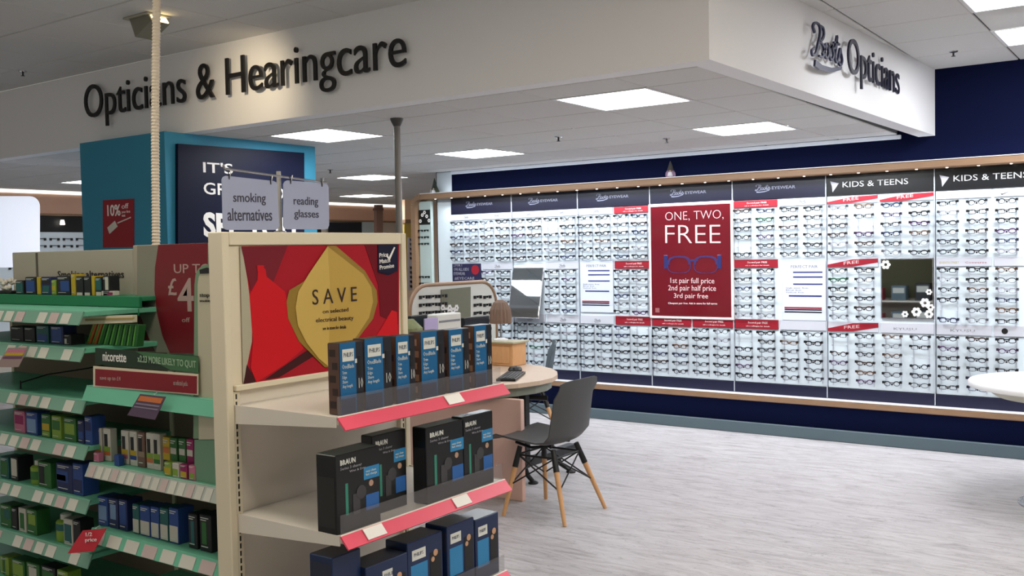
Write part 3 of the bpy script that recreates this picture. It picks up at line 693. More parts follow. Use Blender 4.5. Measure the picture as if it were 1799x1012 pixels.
MB().lathe([(.006, 0), (.006, .008), (.001, .010)], p+Vector((.02, -.01, .032)), 8).build('wheel', M_seam, e)
# cabinet + lamp on the desk
a = at(862, 645, 1, 5.84); b = at(902, 601, 1, 5.84)
e = thing('desk_cabinet', ((a.x+b.x)/2, 5.9, ZD), 'small wooden box cabinet standing on the back of the desk', 'box')
MB().box((a.x, 5.84, ZD), (b.x-.01, 6.02, b.z-.015), .004).build('body', M_woodleg, e)
MB().box((a.x-.01, 5.82, b.z-.015), (b.x+.012, 6.03, b.z), .003).build('top', mat('cabinet_top', (176, 170, 140), .5), e)
MB().box((a.x+.02, 5.835, ZD+.02), (b.x-.035, 5.842, b.z-.035), .003).build('door', M_woodleg, e)
lp = Vector(((a.x+b.x)/2+.0, 5.92, b.z))
c1 = at(882, 600, 1, 5.92); lp.x = at(880, 590, 1, 5.92).x
e = thing('table_lamp', lp, 'small table lamp with a pleated brown shade on the wooden box', 'lamp')
MB().lathe([(.055, 0), (.055, .01), (.03, .018), (.006, .02)], lp, 16).build('base', M_txtw, e, True)
MB().tube([lp+Vector((0, 0, .015)), lp+Vector((0, 0, .22))], .006, 8).build('stem', M_chrome, e)
g = MB(); zt = at(880, 527, 1, 5.92).z-lp.z; zb = at(880, 568, 1, 5.92).z-lp.z
vs = []; fs = []; n = 36; prof = [(.078, zb), (.080, zb+.03), (.074, zb+(zt-zb)*.6), (.05, zt-.02), (.02, zt)]
for r, z in prof:
    for k in range(n): a_ = k*2*PI/n; q = r*(1+(.07 if k % 2 else -.05)); vs.append((lp.x+q*math.cos(a_), lp.y+q*math.sin(a_), lp.z+z))
for i in range(len(prof)-1):
    for k in range(n): k2 = (k+1) % n; fs.append((i*n+k, i*n+k2, (i+1)*n+k2, (i+1)*n+k))
fs.append(tuple(range(4*n, 5*n)))
g.add(vs, fs); g.build('shade', mat('brown_shade', (128, 104, 90), .6), e)
# rounded standing display frame with glasses behind the desk
VX = -5.0
e = thing('rounded_display_frame', (VX, 6.24, 0), 'oak edged display frame with rounded corners holding glasses behind the desk', 'display frame')
a = at(719, 520, 0, VX); b = at(871, 540, 0, VX); zt = at(800, 498, 0, VX).z
R_ = .20; y0, y1 = a.y, b.y
path = [(y0, .05)]+[(y0, zt-R_)]+[(y0+R_-R_*math.cos(k*PI/12), zt-R_+R_*math.sin(k*PI/12)) for k in range(1, 7)]+[(y1-R_+R_*math.sin(k*PI/12), zt-R_+R_*math.cos(k*PI/12)) for k in range(0, 7)]+[(y1, .05)]
g = MB(); g.tube([(VX, y, z) for y, z in path], .017, 8); g.build('oak_edge', M_wood, e, True)
g = MB(); g.prism([(VX-.01, y, z) for y, z in path], (.015, 0, 0)); g.build('white_board', mat('warm_white_board', (214, 214, 206), .5), e)
g = poly([(774, 509), (826, 504), (826, 600), (774, 600)], 0, VX+.006, .006); g.build('olive_panel', mat('olive_panel', (112, 112, 94), .6), e)
g = MB()
for px0, n_c, m_c in ((733, 1, 3), (829, 1, 2)):
    for c in range(m_c):
        for r in range(6):
            p = at(px0+3+c*17, 521+r*14-(c*1 if px0 < 800 else 0), 0, VX+.006)
            if p.z > zt-.02: continue
            g.box(p+Vector((0, 0, 0)), p+Vector((.012, .10, .005))); g.box(p+Vector((0, 0, -.02)), p+Vector((.015, .022, .006))); g.box(p+Vector((0, .08, -.02)), p+Vector((.015, .10, .006)))
            g.box(p+Vector((0, .045, -.012)), p+Vector((.014, .055, .005)))
struct(g.build('rows_of_glasses', M_dark, e), 'stuff')
g = MB()
for i in range(5):
    p = at(778+i*6, 541+(i % 2)*5, 0, VX+.012)
    for k in range(6):
        t_ = k*PI/3; c_ = p+Vector((0, math.cos(t_)*.018, math.sin(t_)*.018)); g.prism([c_+Vector((0, math.cos(u)*.012, math.sin(u)*.012)) for u in [j*PI/3 for j in range(6)]], (.001, 0, 0))
g.build('flower_stickers', M_txtw, e)
# monitors and till
def monitor(px0, px1, py0, X, label):
    a = at(px0, py0, 0, X); b = at(px1, py0, 0, X); y0, y1 = a.y, b.y; z = (a.z+b.z)/2
    e = thing('monitor', (X, (y0+y1)/2, ZD), label, 'monitor')
    MB().box((X-.02, y0, z-.30), (X+.012, y1, z), .006).build('casing', M_dark, e)
    MB().box((X+.011, y0+.012, z-.285), (X+.015, y1-.012, z-.02), .001).build('screen', mat('dark_screen', (20, 32, 40), .15), e)
    MB().tube([(X-.02, (y0+y1)/2, ZD+.01), (X-.02, (y0+y1)/2, z-.1)], .02, 8).build('stand', M_dark, e)
    MB().box((X-.1, (y0+y1)/2-.1, ZD), (X+.06, (y0+y1)/2+.1, ZD+.012), .004).build('foot', M_dark, e)
monitor(812, 858, 556, -4.55, 'black monitor top behind the blue boxes, right of the white till')
monitor(719, 761, 553, -4.62, 'black monitor at the edge of the cream endcap, left of the white till')
a = at(768, 553, 0, -4.45); b = at(811, 575, 0, -4.45)
e = thing('till', (-4.4, (a.y+b.y)/2, ZD), 'white till printer on the desk between the two black monitors', 'till')
MB().box((-4.55, a.y, ZD), (-4.45, b.y, a.z), .008).build('body', mat('till_white', (206, 206, 200), .5), e)
MB().box((-4.452, a.y+.02, a.z-.06), (-4.446, b.y-.02, a.z-.045), .001).build('slot', M_seam, e)
a = at(746, 560, 0, -4.3); b = at(770, 590, 0, -4.3)
e = thing('card_holder', (-4.3, (a.y+b.y)/2, ZD), 'lilac card in a stand on the desk behind the blue boxes', 'card')
MB().box((-4.31, a.y, ZD+.02), (-4.30, b.y, a.z), .001).build('card', mat('lilac_card', (170, 158, 196), .5), e)
MB().box((-4.34, a.y, ZD), (-4.27, b.y, ZD+.03), .004).build('stand', M_acry, e)
a = at(722, 562, 0, -4.3); b = at(745, 590, 0, -4.3)
e = thing('plant_pot', (-4.36, (a.y+b.y)/2, ZD), 'mossy green pot on the desk at the edge of the cream endcap', 'pot')
MB().lathe([(.05, 0), (.075, .05), (.08, .12), (.07, .14)], (-4.36, (a.y+b.y)/2, ZD), 16).build('pot', mat('moss_pot', (116, 116, 84), .8), e, True)
zc = a.z-ZD
MB().lathe([(.05, .12), (.085, zc*.6), (.08, zc*.85), (.02, zc)], (-4.36, (a.y+b.y)/2, ZD), 16).build('foliage', mat('moss_green', (128, 132, 96), .9, noise=.3, nscale=30, bump=.5), e, True)
# chair
M_shell = mat('charcoal_shell', (74, 74, 74), .5)
def chair(loc, rz, label, shell=M_shell):
    e = thing('shell_chair', loc, label, 'chair', 'shell chairs at the desk'); e.rotation_euler = (0, 0, rz)
    prof = [(.31, .440, .20), (.29, .452, .215), (.22, .452, .228), (.12, .440, .232), (.02, .430, .232), (-.08, .432, .230), (-.15, .452, .228), (-.195, .50, .228), (-.215, .57, .226), (-.228, .65, .222), (-.242, .73, .220), (-.252, .80, .216), (-.257, .835, .205)]
    nu = 12; g = MB(); vs = []
    for side in (0, 1):
        for i, (y, z, w_) in enumerate(prof):
            a = prof[max(i-1, 0)]; b = prof[min(i+1, len(prof)-1)]; ty, tz = b[0]-a[0], b[1]-a[1]; d = math.hypot(ty, tz); ny, nz = tz/d*-1, ty/d
            ny, nz = (-ny, -nz)
            if nz < 0 and i < 6: ny, nz = -ny, -nz
            for k in range(nu+1):
                u = -1+2*k/nu
                cup = .045*abs(u)**2.5 if 1 < i < 11 else .02*abs(u)**2.5
                # rise toward sitter side
                f = min(1, max(0, (i-4)/4)); vy, vz = f, 1-f
                off = side*.007
                ww = w_*(1-.0*abs(u))
                top = -.012*abs(u)**6 if i > 10 else 0
                vs.append((u*ww, y+vy*(cup-off), z+vz*(cup-off)+top))
    n = (nu+1); m_ = len(prof)
    fs = []
    for i in range(m_-1):
        for k in range(nu):
            a = i*n+k; fs.append((a, a+1, a+n+1, a+n)); a += m_*n; fs.append((a, a+n, a+n+1, a+1))
    for i in range(m_-1):
        a = i*n; b = a+m_*n; fs.append((a, a+n, b+n, b)); a = i*n+nu; b = a+m_*n; fs.append((a, b, b+n, a+n))
    for k in range(nu):
        b = m_*n; fs.append((k, b+k, b+k+1, k+1)); a = (m_-1)*n+k; fs.append((a, a+1, b+a+1, b+a))
    g.add(vs, fs); g.build('shell', shell, e, True, local=True)
    T = {}; F = {}
    for sx in (-1, 1):
        for sy in (-1, 1):
            tp = Vector((sx*.13, -.01+sy*.12, .415)); ft = Vector((sx*.235, sy*.22-.05, 0)); k_ = .27
            md = tp+(ft-tp)*k_
            MB().tube([md, ft+Vector((0, 0, .0))], [.0165, .0115], 10).build('leg', M_woodleg, e, True, local=True)
            MB().tube([tp, md+(ft-tp)*.03], [.016, .0185], 10).build('leg_socket', M_dark, e, True, local=True)
            T[sx, sy] = tp+(ft-tp)*.12; F[sx, sy] = tp+(ft-tp)*.55
    g = MB()
    for sy in (-1, 1): g.tube([T[-1, sy], T[1, sy]], .007, 6); g.tube([T[-1, sy], F[1, sy]], .005, 6); g.tube([T[1, sy], F[-1, sy]], .005, 6)
    for sx in (-1, 1): g.tube([T[sx, -1], T[sx, 1]], .007, 6); g.tube([T[sx, -1], F[sx, 1]], .005, 6); g.tube([T[sx, 1], F[sx, -1]], .005, 6)
    g.build('wire_brace', M_dark, e, False, local=True)
    for sx in (-1, 1): MB().tube([(sx*.10, -.10, .43), (sx*.13, .03, .415), (sx*.10, .16, .43)], .009, 6).build('seat_bracket', M_dark, e, False, local=True)
    return e
chair((-3.27, 4.95, 0), math.radians(90), 'charcoal shell chair with beech legs on the near side of the desk')
chair((-4.69, 6.80, 0), math.atan2(-.58, -.81)-PI/2, 'charcoal shell chair behind the desk, seen edge on', mat('slate_shell', (80, 92, 98), .5))
# round white table at right
c_ = Vector((-.63, 6.66, 0)); R_ = .56
e = thing('round_table', c_, 'round white table cut by the right edge of the picture', 'table')
MB().lathe([(R_-.03, .715), (R_, .722), (R_, .742), (R_-.006, .75)], c_, 48).build('tabletop', mat('white_top', (232, 232, 234), .3), e, True)
MB().lathe([(.035, .02), (.035, .715)], c_, 16).build('column', M_chrome, e, True)
MB().lathe([(.28, 0), (.28, .01), (.05, .03)], c_, 32).build('base', M_chrome, e, True)
MB().lathe([(R_-.16, .66), (R_-.10, .70), (R_-.06, .714)], c_, 40).build('underframe', mat('cream_under', (206, 204, 186), .6), e, True)

# ---------------- endcap gondola ----------------
EX = -2.60
e = thing('endcap_unit', (-2.4, 2.49, 0), 'cream steel endcap shelving unit in the foreground with three product shelves', 'shelving unit')
EC = e
MB().box((EX-.075, 2.04, 0), (EX, 2.068, 1.684), .003).build('left_upright', M_cream, e)
MB().box((EX-.075, 2.912, 0), (EX, 2.94, 1.684), .003).build('right_upright', M_cream, e)
MB().box((EX-.075, 2.069, 1.640), (EX, 2.911, 1.684), .003).build('top_rail', M_cream, e)
MB().box((EX-.07, 2.069, 1.158), (EX-.012, 2.911, 1.639), .002).build('header_board', M_cream, e)
MB().box((EX-.06, 2.069, 0), (EX-.022, 2.911, 1.157), .002).build('back_panel', M_back, e)
MB().box((EX-.012, 2.072, 1.158), (EX+.010, 2.908, 1.176), .002).build('header_ledge', M_cream, e)
MB().box((EX-.022, 2.069, 0), (EX-.004, 2.096, 1.156), .002).build('slotted_post', M_cream, e)
MB().box((EX-.022, 2.886, 0), (EX-.004, 2.911, 1.156), .002).build('slotted_post', M_cream, e)
g = MB(); z = .03
while z < 1.14:
    for y in (2.077, 2.898): g.box((EX-.006, y, z), (EX-.0035, y+.006, z+.017))
    z += .025
struct(g.build('slots', M_black, e), 'stuff')
def endshelf(z, n, tickets):
    s = MB()
    s.prism([(EX-.02, 2.075, z), (-2.125, 2.075, z), (-2.125, 2.075, z-.022), (EX-.02, 2.075, z-.032)], (0, .85, 0))
    sh = s.build('shelf', M_shelf, EC)
    MB().prism([(EX-.02, 2.071, z+.004), (-2.13, 2.071, z+.002), (-2.13, 2.071, z-.03), (EX-.02, 2.071, z-.06)], (0, .004, 0)).build('bracket', M_shelf, sh)
    MB().prism([(EX-.02, 2.925, z+.004), (-2.13, 2.925, z+.002), (-2.13, 2.925, z-.03), (EX-.02, 2.925, z-.06)], (0, .004, 0)).build('bracket', M_shelf, sh)
    # sloping ticket edge
    MB().prism([(-2.125, 2.072, z+.002), (-2.092, 2.072, z-.034), (-2.096, 2.072, z-.038), (-2.128, 2.072, z-.004)], (0, .856, 0)).build('ticket_edge', M_pink, sh)
    MB().prism([(-2.126, 2.072, z+.0045), (-2.123, 2.072, z+.0015), (-2.127, 2.072, z-.002), (-2.13, 2.072, z+.001)], (0, .856, 0)).build('ticket_edge_rim', M_shelf, sh)
    for y in tickets:
        MB().prism([(-2.1205, y, z+.000), (-2.095, y, z-.028), (-2.093, y, z-.026), (-2.1185, y, z+.002)], (0, .085, 0)).build('price_ticket', M_txtw, sh)
    # clear acrylic lip
    MB().box((-2.134, 2.08, z+.001), (-2.131, 2.92, z+.062)).build('acrylic_lip', M_smoke, sh)
endshelf(1.108, 0, (2.57,)); endshelf(.745, 1, (2.16, 2.60)); endshelf(.40, 2, (2.3,))
MB().box((EX-.02, 2.075, 0), (-2.12, 2.905, .10), .004).build('base_plinth', M_cream, EC)
# header poster
PX = EX-.008
e = thing('save_poster', (EX, 2.5, 1.176), 'red endcap poster with a gold bauble reading SAVE', 'poster')
q = [(421, 433), (700, 428.5), (700, 637), (427, 676)]
poly(q, 0, EX-.012, .004).build('print', mat('poster_crimson', (168, 30, 44), .6, spec=.12), e)
def pp(pts, m_, nm, lift=0): return poly(pts, 0, PX+lift, .0015).build(nm, m_, e)
pp([(423, 434), (505, 432), (470, 520), (452, 560), (443, 520)], mat('print_maroon', (120, 36, 48), .6, spec=.12), 'dark_print')
pp([(640, 430), (699, 429), (699, 570), (668, 555), (664, 500)], mat('print_deepred', (112, 20, 34), .6, spec=.12), 'dark_print')
pp([(427, 675), (433, 640), (450, 668), (448, 672)], mat('print_shadow', (66, 30, 34), .6, spec=.12), 'dark_print')
pp([(465, 667), (530, 622), (545, 612), (560, 620), (490, 663)], mat('print_shadow', (66, 30, 34), .6, spec=.12), 'dark_print')
pp([(421, 433), (424, 433), (434, 490), (443, 560), (442, 600), (434, 640), (427, 676)], mat('print_cream', (176, 172, 150), .5), 'cream_print')
pp([(453, 473), (459, 468), (466, 473), (468, 486), (500, 512), (506, 540), (520, 590), (533, 612), (500, 640), (450, 672), (440, 646), (444, 600), (440, 545), (438, 518), (452, 492)], mat('print_scarlet', (206, 30, 40), .6, spec=.12), 'red_bauble_print', .001)
pp([(451, 466), (463, 466), (464, 476), (452, 476)], mat('print_scarlet', (206, 30, 40), .6, spec=.12), 'red_bauble_print', .0026)
pp([(640, 640), (660, 592), (688, 545), (697, 548), (699, 600), (699, 637)], mat('print_scarlet', (206, 30, 40), .6, spec=.12), 'red_bauble_print', .001)
pp([(545, 488), (575, 432), (590, 432), (640, 475), (661, 510), (663, 530), (655, 560), (632, 590), (585, 645), (570, 645), (525, 600), (506, 560), (503, 530), (508, 510)], mat('print_gold_dark', (150, 122, 52), .5, spec=.2), 'gold_bauble_side', .0025)
gold = [(575, 433), (600, 452), (638, 482), (652, 505), (655, 530), (648, 558), (628, 588), (596, 632), (579, 646), (560, 630), (538, 602), (523, 572), (519, 540), (524, 512), (542, 482)]
pp(gold, mat('print_gold', (192, 160, 80), .5, spec=.2), 'gold_bauble_face', .004)
pp([(575, 434), (579, 500), (577, 644), (560, 630), (538, 602), (523, 572), (519, 540), (524, 512), (542, 482)], mat('print_gold_light', (204, 174, 94), .5, spec=.2), 'gold_bauble_facet', .0052)
TX = PX+.0068
text_px('S A V E', 0, TX, (549, 536), (627, 529), 509, mat('print_brown', (44, 22, 16), .5), e)
text_px('on selected', 0, TX, (567, 551), (612, 547), 544, mat('print_brown', (44, 22, 16), .5), e)
text_px('electrical beauty', 0, TX, (555, 569), (621, 564), 559, mat('print_brown', (44, 22, 16), .5), e)
text_px('see in store for details', 0, TX, (567, 580), (608, 577), 574, mat('print_brown', (44, 22, 16), .5), e)
pp([(664, 430), (699, 429.5), (699, 475), (682, 484), (664, 478)], mat('print_navy_badge', (24, 22, 48), .3), 'navy_badge', .003)
text_px('Price\nMatch\nPromise', 0, PX+.005, (667, 474), (692, 470), 445, M_txtw, e, bold=.01)
pp([(680, 448), (683, 452), (692, 434), (694, 435), (684, 458), (678, 450)], M_txtw, 'tick_mark', .005)
# hanging signs on a post
P0 = at(494, 405, 0, -2.63); yp = P0.y
e = thing('hanging_sign_stand', (-2.63, yp, 1.684), 'small metal post with a cross bar standing on top of the endcap', 'sign stand')
zt = at(493, 306, 0, -2.63).z
MB().tube([(-2.635, yp, 1.684), (-2.635, yp, zt+.01)], .008, 10).build('post', mat('post_grey', (168, 166, 162), .4), e, True)
MB().lathe([(.022, 0), (.022, .004), (.008, .008)], (-2.635, yp, 1.684), 12).build('foot', M_chrome, e, True)
A = at(390, 297, 0, -2.625); B = at(577, 321, 0, -2.60)
A.x = -2.61; B.x = -2.61
MB().tube([A, A+(B-A)*.5, B], .004, 8).build('cross_bar', M_chrome, e, True)
MB().tube([A, A+Vector((0, -.006, .012))], .004, 8).build('bar_end', M_chrome, e)
def hsign(q, ttl, label):
    e = thing('hanging_sign', at(*q[3], 0, -2.61), label, 'sign', 'small hanging signs above the endcap')
    pts = []
    (x0, y0), (x1, y1), (x2, y2), (x3, y3) = q; r = 7
    pts = [(x0, y0+r), (x0+r*.3, y0+r*.3), (x0+r, y0), (x1-r, y1), (x1-r*.3, y1+r*.3), (x1, y1+r), (x2, y2-r), (x2-r*.3, y2-r*.3), (x2-r, y2), (x3+r, y3), (x3+r*.3, y3-r*.3), (x3, y3-r)]
    poly(pts, 0, -2.612, .004).build('board', mat('sign_lilac', (164, 172, 200), .5), e)
    for s, l, r_, top, bot in ttl: text_px(s, 0, -2.608, (l, bot[0]), (r_, bot[1]), top, mat('sign_ink', (62, 58, 74), .5), e, bold=.005)
    for cx, cy in ((x0+14, y0), (x1-10, y1)):
        for d in (-2, 3):
            a = at(cx+d, cy-9, 0, -2.606); b = at(cx, cy+6, 0, -2.606); MB().tube([a, b], .0016, 6).build('clip', M_chrome if d > 0 else M_dark, e)
hsign([(389, 309), (486, 318), (489, 404), (391, 404)], [('smoking', 410, 467, 338, (360, 361)), ('alternatives', 400, 478, 366, (388, 388))], 'pale hanging sign reading smoking alternatives above the cream endcap')
hsign([(497, 317), (576, 322), (577, 403), (497, 403)], [('reading', 516, 559, 345, (364, 365)), ('glasses', 517, 560, 368, (386, 387))], 'pale hanging sign reading reading glasses above the cream endcap')

# products on the endcap
def xbox(name, label, cat, group, X, y0, y1, z0, z1, dep, body):
    e = thing(name, (X-dep/2, (y0+y1)/2, z0), label, cat, group)
    MB().box((X-dep, y0, z0), (X, y1, z1), .0025).build('carton', body, e)
    return e
def fpan(e, X, y0, y1, z0, z1, u0, v0, u1, v1, m_, nm='printed_panel', th=.0008, lift=0):
    W, H = y1-y0, z1-z0
    return MB().box((X+lift, y0+u0*W, z0+v0*H), (X+lift+th, y0+u1*W, z0+v1*H)).build(nm, m_, e)
M_ob = mat('carton_blue', (18, 92, 142), .35); M_obd = mat('carton_darkblue', (20, 40, 78), .35); M_brown = mat('carton_photo_brown', (92, 66, 56), .5)
M_obk = mat('carton_black', (30, 30, 38), .35); M_cyan = mat('panel_cyan', (40, 124, 178), .4); M_lbl = mat('label_pale', (206, 210, 206), .4)
ZS1 = 1.1085
SL = [(598, 640, 'leftmost'), (642, 690, 'second from left'), (697, 731, 'third from left, standing alone'), (741, 783, 'third from right'), (790, 826, 'second from right'), (835, 866, 'rightmost')]
for i, (a, b, w_) in enumerate(SL):
    X = -2.145; y0 = at(a, 680, 0, X).y; y1 = at(b, 680, 0, X).y; z1 = ZS1+.222+.004*(i % 2)
    e = xbox('shaver_box', 'tall blue PHILIPS trimmer box on the top endcap shelf, %s' % w_, 'box', 'blue trimmer boxes on the top endcap shelf', X, y0, y1, ZS1, z1, .052, M_obk)
    fpan(e, X, y0, y1, ZS1, z1, 0.0, 0, .66, 1, M_ob, 'blue_front'); fpan(e, X, y0, y1, ZS1, z1, .0, 0, .60, .22, M_obd, 'dark_band', lift=.0008)
    fpan(e, X, y0, y1, ZS1, z1, .10, .74, .58, .91, M_lbl, 'brand_label', lift=.0008)
    text_box('PHILIPS', 0, 0, (X+.0018, y0+.15*(y1-y0), ZS1+.80*(z1-ZS1)), .38*(y1-y0), .014, M_obd, e, res=1, th=.0005)
    text_box('OneBlade', 0, 0, (X+.0010, y0+.08*(y1-y0), ZS1+.64*(z1-ZS1)), .5*(y1-y0), .014, M_lbl, e, res=1, th=.0005)
    text_box('Trim\nEdge\nShave\nAny length', 0, 0, (X+.0010, y0+.08*(y1-y0), ZS1+.36*(z1-ZS1)), .42*(y1-y0), .055, M_lbl, e, res=1, th=.0005)
    text_box('10', 0, 0, (X+.0010, y0+.76*(y1-y0), ZS1+.34*(z1-ZS1)), .18*(y1-y0), .032, M_lbl, e, res=1, th=.0005)
    g = MB(); yc = y0+.80*(y1-y0); g.box((X, yc-.006, ZS1+.52*(z1-ZS1)), (X+.001, yc+.008, ZS1+.80*(z1-ZS1))); g.build('razor_picture', M_dark, e)
    fpan(e, X, y0, y1, ZS1, z1, .62, .70, .70, .76, M_lbl, 'blade_picture', lift=.001)
    # left side face photo
    MB().box((X-.050, y0-.0008, ZS1+.002), (X-.002, y0, z1-.002)).build('side_photo', M_brown, e)
    g = MB()
    for k in range(5): z_ = ZS1+.02+k*.04; g.box((X-.045+.012*(k % 2), y0-.0014, z_), (X-.018+.008*(k % 2), y0-.0008, z_+.022))
    g.build('side_portrait', mat('portrait_tone', (168, 130, 108), .5) if i % 2 else mat('portrait_tone2', (52, 36, 32), .5), e)
ZS2 = .7455
M_bk = mat('carton_black2', (20, 22, 24), .3); M_bk2 = mat('carton_top', (36, 56, 56), .3); M_tq = mat('stripe_teal', (48, 128, 110), .35)
BR = [(590, 668, -2.14, .245, 'leftmost, showing its dark side'), (655, 715, -2.20, .262, 'second from left, touching the upright'), (750, 817, -2.14, .262, 'second from right'), (814, 868, -2.14, .268, 'rightmost')]
for i, (a, b, X, h_, w_) in enumerate(BR):
    y0 = at(a, 850, 0, X).y; y1 = at(b, 850, 0, X).y; z0 = ZS2; z1 = z0+h_
    if i == 2: y0 -= .0
    dep = (.085, .05, .062, .05)[i]
    e = xbox('shaver_box', 'black BRAUN shaver box on the middle endcap shelf, %s' % w_, 'box', 'black shaver boxes on the middle endcap shelf', X, y0, y1, z0, z1, dep, M_bk)
    W = y1-y0; H = h_
    MB().box((X-dep+.003, y0+.003, z1), (X-.003, y1-.003, z1+.0008)).build('top_panel', M_bk2, e)
    text_box('BRAUN', 0, 0, (X+.0001, y0+.10*W, z0+.86*H), .34*W, .017, M_lbl, e, res=1, bold=.03, slant=-.0)
    text_box('Series 3 shaver', 0, 0, (X+.0001, y0+.10*W, z0+.80*H), .48*W, .009, M_logo, e, res=1)
    text_box('Wet & Dry', 0, 0, (X+.0001, y0+.30*W, z0+.74*H), .36*W, .009, M_logo, e, res=1)
    fpan(e, X, y0, y1, z0, z1, .62, .60, .98, .76, M_cyan, 'claim_panel'); text_box('easy clean\nfast charge', 0, 0, (X+.0009, y0+.66*W, z0+.64*H), .26*W, .02, M_lbl, e, res=1)
    fpan(e, X, y0, y1, z0, z1, .20, .22, .26, .62, M_tq, 'stripe'); fpan(e, X, y0, y1, z0, z1, .66, .20, .96, .40, mat('panel_blue2', (36, 92, 160), .4), 'lower_panel')
    g = MB(); g.tube([(X, y0+.55*W, z0+.46*H), (X+.002, y0+.55*W, z0+.46*H)], .022, 12); g.box((X, y0+.36*W, z0+.2*H), (X+.0015, y0+.52*W, z0+.46*H)); g.build('shaver_picture', mat('shaver_grey', (58, 58, 62), .3), e)
    g = MB(); g.tube([(X, y0+.78*W, z0+.54*H), (X+.002, y0+.78*W, z0+.54*H)], .010, 10); g.build('head_picture', mat('skin_tone', (170, 140, 120), .5), e)
    MB().box((X-dep+.006, y0-.0008, z0+.02), (X-.006, y0, z1-.07)).build('side_panel_print', mat('side_print', (38, 38, 38), .5), e)
ZS3 = .4005
BT = [(583, 634, -2.16, 972, 'leftmost, darkest'), (642, 716, -2.14, 985, 'second from left, mostly cut off'), (716, 778, -2.15, 944, 'in the middle'), (786, 834, -2.14, 917, 'second from right'), (836, 877, -2.14, 906, 'rightmost')]
for i, (a, b, X, pt, w_) in enumerate(BT):
    y0 = at(a, 980, 0, X).y; y1 = at(b, 980, 0, X).y; z0 = ZS3; z1 = max(at((a+b)/2, pt, 0, X).z, z0+.1)
    dep = .10
    e = xbox('shaver_box', 'dark blue PHILIPS shaver box on the lowest endcap shelf, %s' % w_, 'box', 'dark blue shaver boxes on the lowest endcap shelf', X, y0, y1, z0, z1, dep, M_obd)
    W = y1-y0; H = z1-z0; Y = lambda u: y0+u*W
    MB().box((X-dep+.003, y0+.003, z1), (X-.003, y1-.003, z1+.0008)).build('top_panel', mat('top_dark', (24, 34, 52), .3), e)
    if i > 0:
        zt = z1-.03
        MB().box((X, Y(.38 if i == 1 else .12), zt-.035), (X+.001, Y(.62 if i == 1 else .50), zt)).build('brand_label', M_lbl, e)
        text_box('PHILIPS', 0, 0, (X+.0012, Y(.42 if i == 1 else .17), zt-.022), .26*W, .012, M_obd, e, res=1, th=.0005)
        MB().box((X, Y(.08), zt-.15), (X+.0008, Y(.55), zt-.05)).build('claim_panel', M_cyan, e)
        g = MB(); g.box((X, Y(.62), zt-.15), (X+.001, Y(.94), zt-.03)); g.build('shaver_picture', M_bk, e)
        g = MB(); g.tube([(X+.001, Y(.78), zt-.035), (X+.002, Y(.78), zt-.035)], .012, 10); g.tube([(X+.001, Y(.70), zt-.055), (X+.002, Y(.70), zt-.055)], .009, 10); g.build('shaver_heads', mat('head_copper', (190, 150, 120), .4), e)
    MB().box((X-dep+.004, y0-.0008, z1-.09), (X-.004, y0, z1-.02)).build('side_text', mat('side_navy', (34, 40, 62), .5), e)

# ---------------- left gondola ----------------
YF = 2.07; YB = 2.47; XB = -3.49; XL = -4.75; XR = EX-.08
GON = thing('gondola_shelving', (-3.6, 2.3, 0), 'long mint green gondola shelving behind the endcap with rows of packs', 'shelving unit')
MB().box((XL, YB, 0), (XB-.26, YB+.03, 1.645), .003).build('spine_panel', M_greypaper, GON)
MB().box((XB-.258, YB, 0), (XR, YB+.03, 1.66), .003).build('spine_panel', mat('spine_taupe', (170, 160, 146), .7), GON)
MB().box((-4.525, YB-.006, 1.2), (-4.515, YB, 1.64)).build('panel_seam', mat('seam_shadow', (96, 90, 82), .7), GON)
MB().box((XL, YF+.03, 0), (XR, YB, .12), .004).build('base_plinth', mat('plinth_dark', (50, 52, 44), .7), GON)
for x in (XB, XL): MB().box((x-.012, YB-.02, .1), (x+.012, YB, 1.44), .002).build('upright', M_cream, GON)
M_unders = mat('shelf_under', (64, 66, 58), .7); M_strip = mat('ticket_strip', (120, 164, 146), .5)
def gshelf(x0, x1, z, yf, label=None, tm=M_ticket, nt_=None, strip=M_strip, h=.05, gap=.085):
    s = MB(); s.box((x0, yf+.01, z-.02), (x1, YB, z), .002); sh = s.build('shelf', M_mint, GON)
    MB().prism([(x0, yf+.012, z+.001), (x0, yf-.012, z-h), (x0, yf-.008, z-h-.002), (x0, yf+.018, z-.001)], (x1-x0, 0, 0)).build('ticket_strip', strip, sh)
    x = x0+.02; k = 0
    while gap and x < x1-.05:
        if (k*7+int(z*100)) % 5 != 0 or nt_:
            f0, f1 = .15, .95
            a = Vector((x, yf+.012-.024*f0-.0015, z-h*f0)); b = Vector((x, yf+.012-.024*f1-.0015, z-h*f1))
            MB().prism([a, b, b+Vector((gap*.72, 0, 0)), a+Vector((gap*.72, 0, 0))], (0, -.0012, 0)).build('price_ticket', tm if k % 3 else M_tpink, sh)
        x += gap; k += 1
    return sh
M_tpink = mat('ticket_pinkish', (196, 178, 176), .6)
LZ = [1.403, 1.262, 1.062, .883, .673, .461]
for i, z in enumerate(LZ): gshelf(XL, XB-.003, z, YF)
gshelf(XB+.003, XR, 1.12, YF, gap=0, strip=M_mint, h=.055)
gshelf(XB+.003, XR, .822, YF, gap=.05, nt_=1, strip=mat('strip_pale', (176, 184, 176), .5)); gshelf(XB+.003, XR, .568, YF, gap=.11, nt_=1, strip=M_mint)
gshelf(XB+.003, XR, .30, YF)
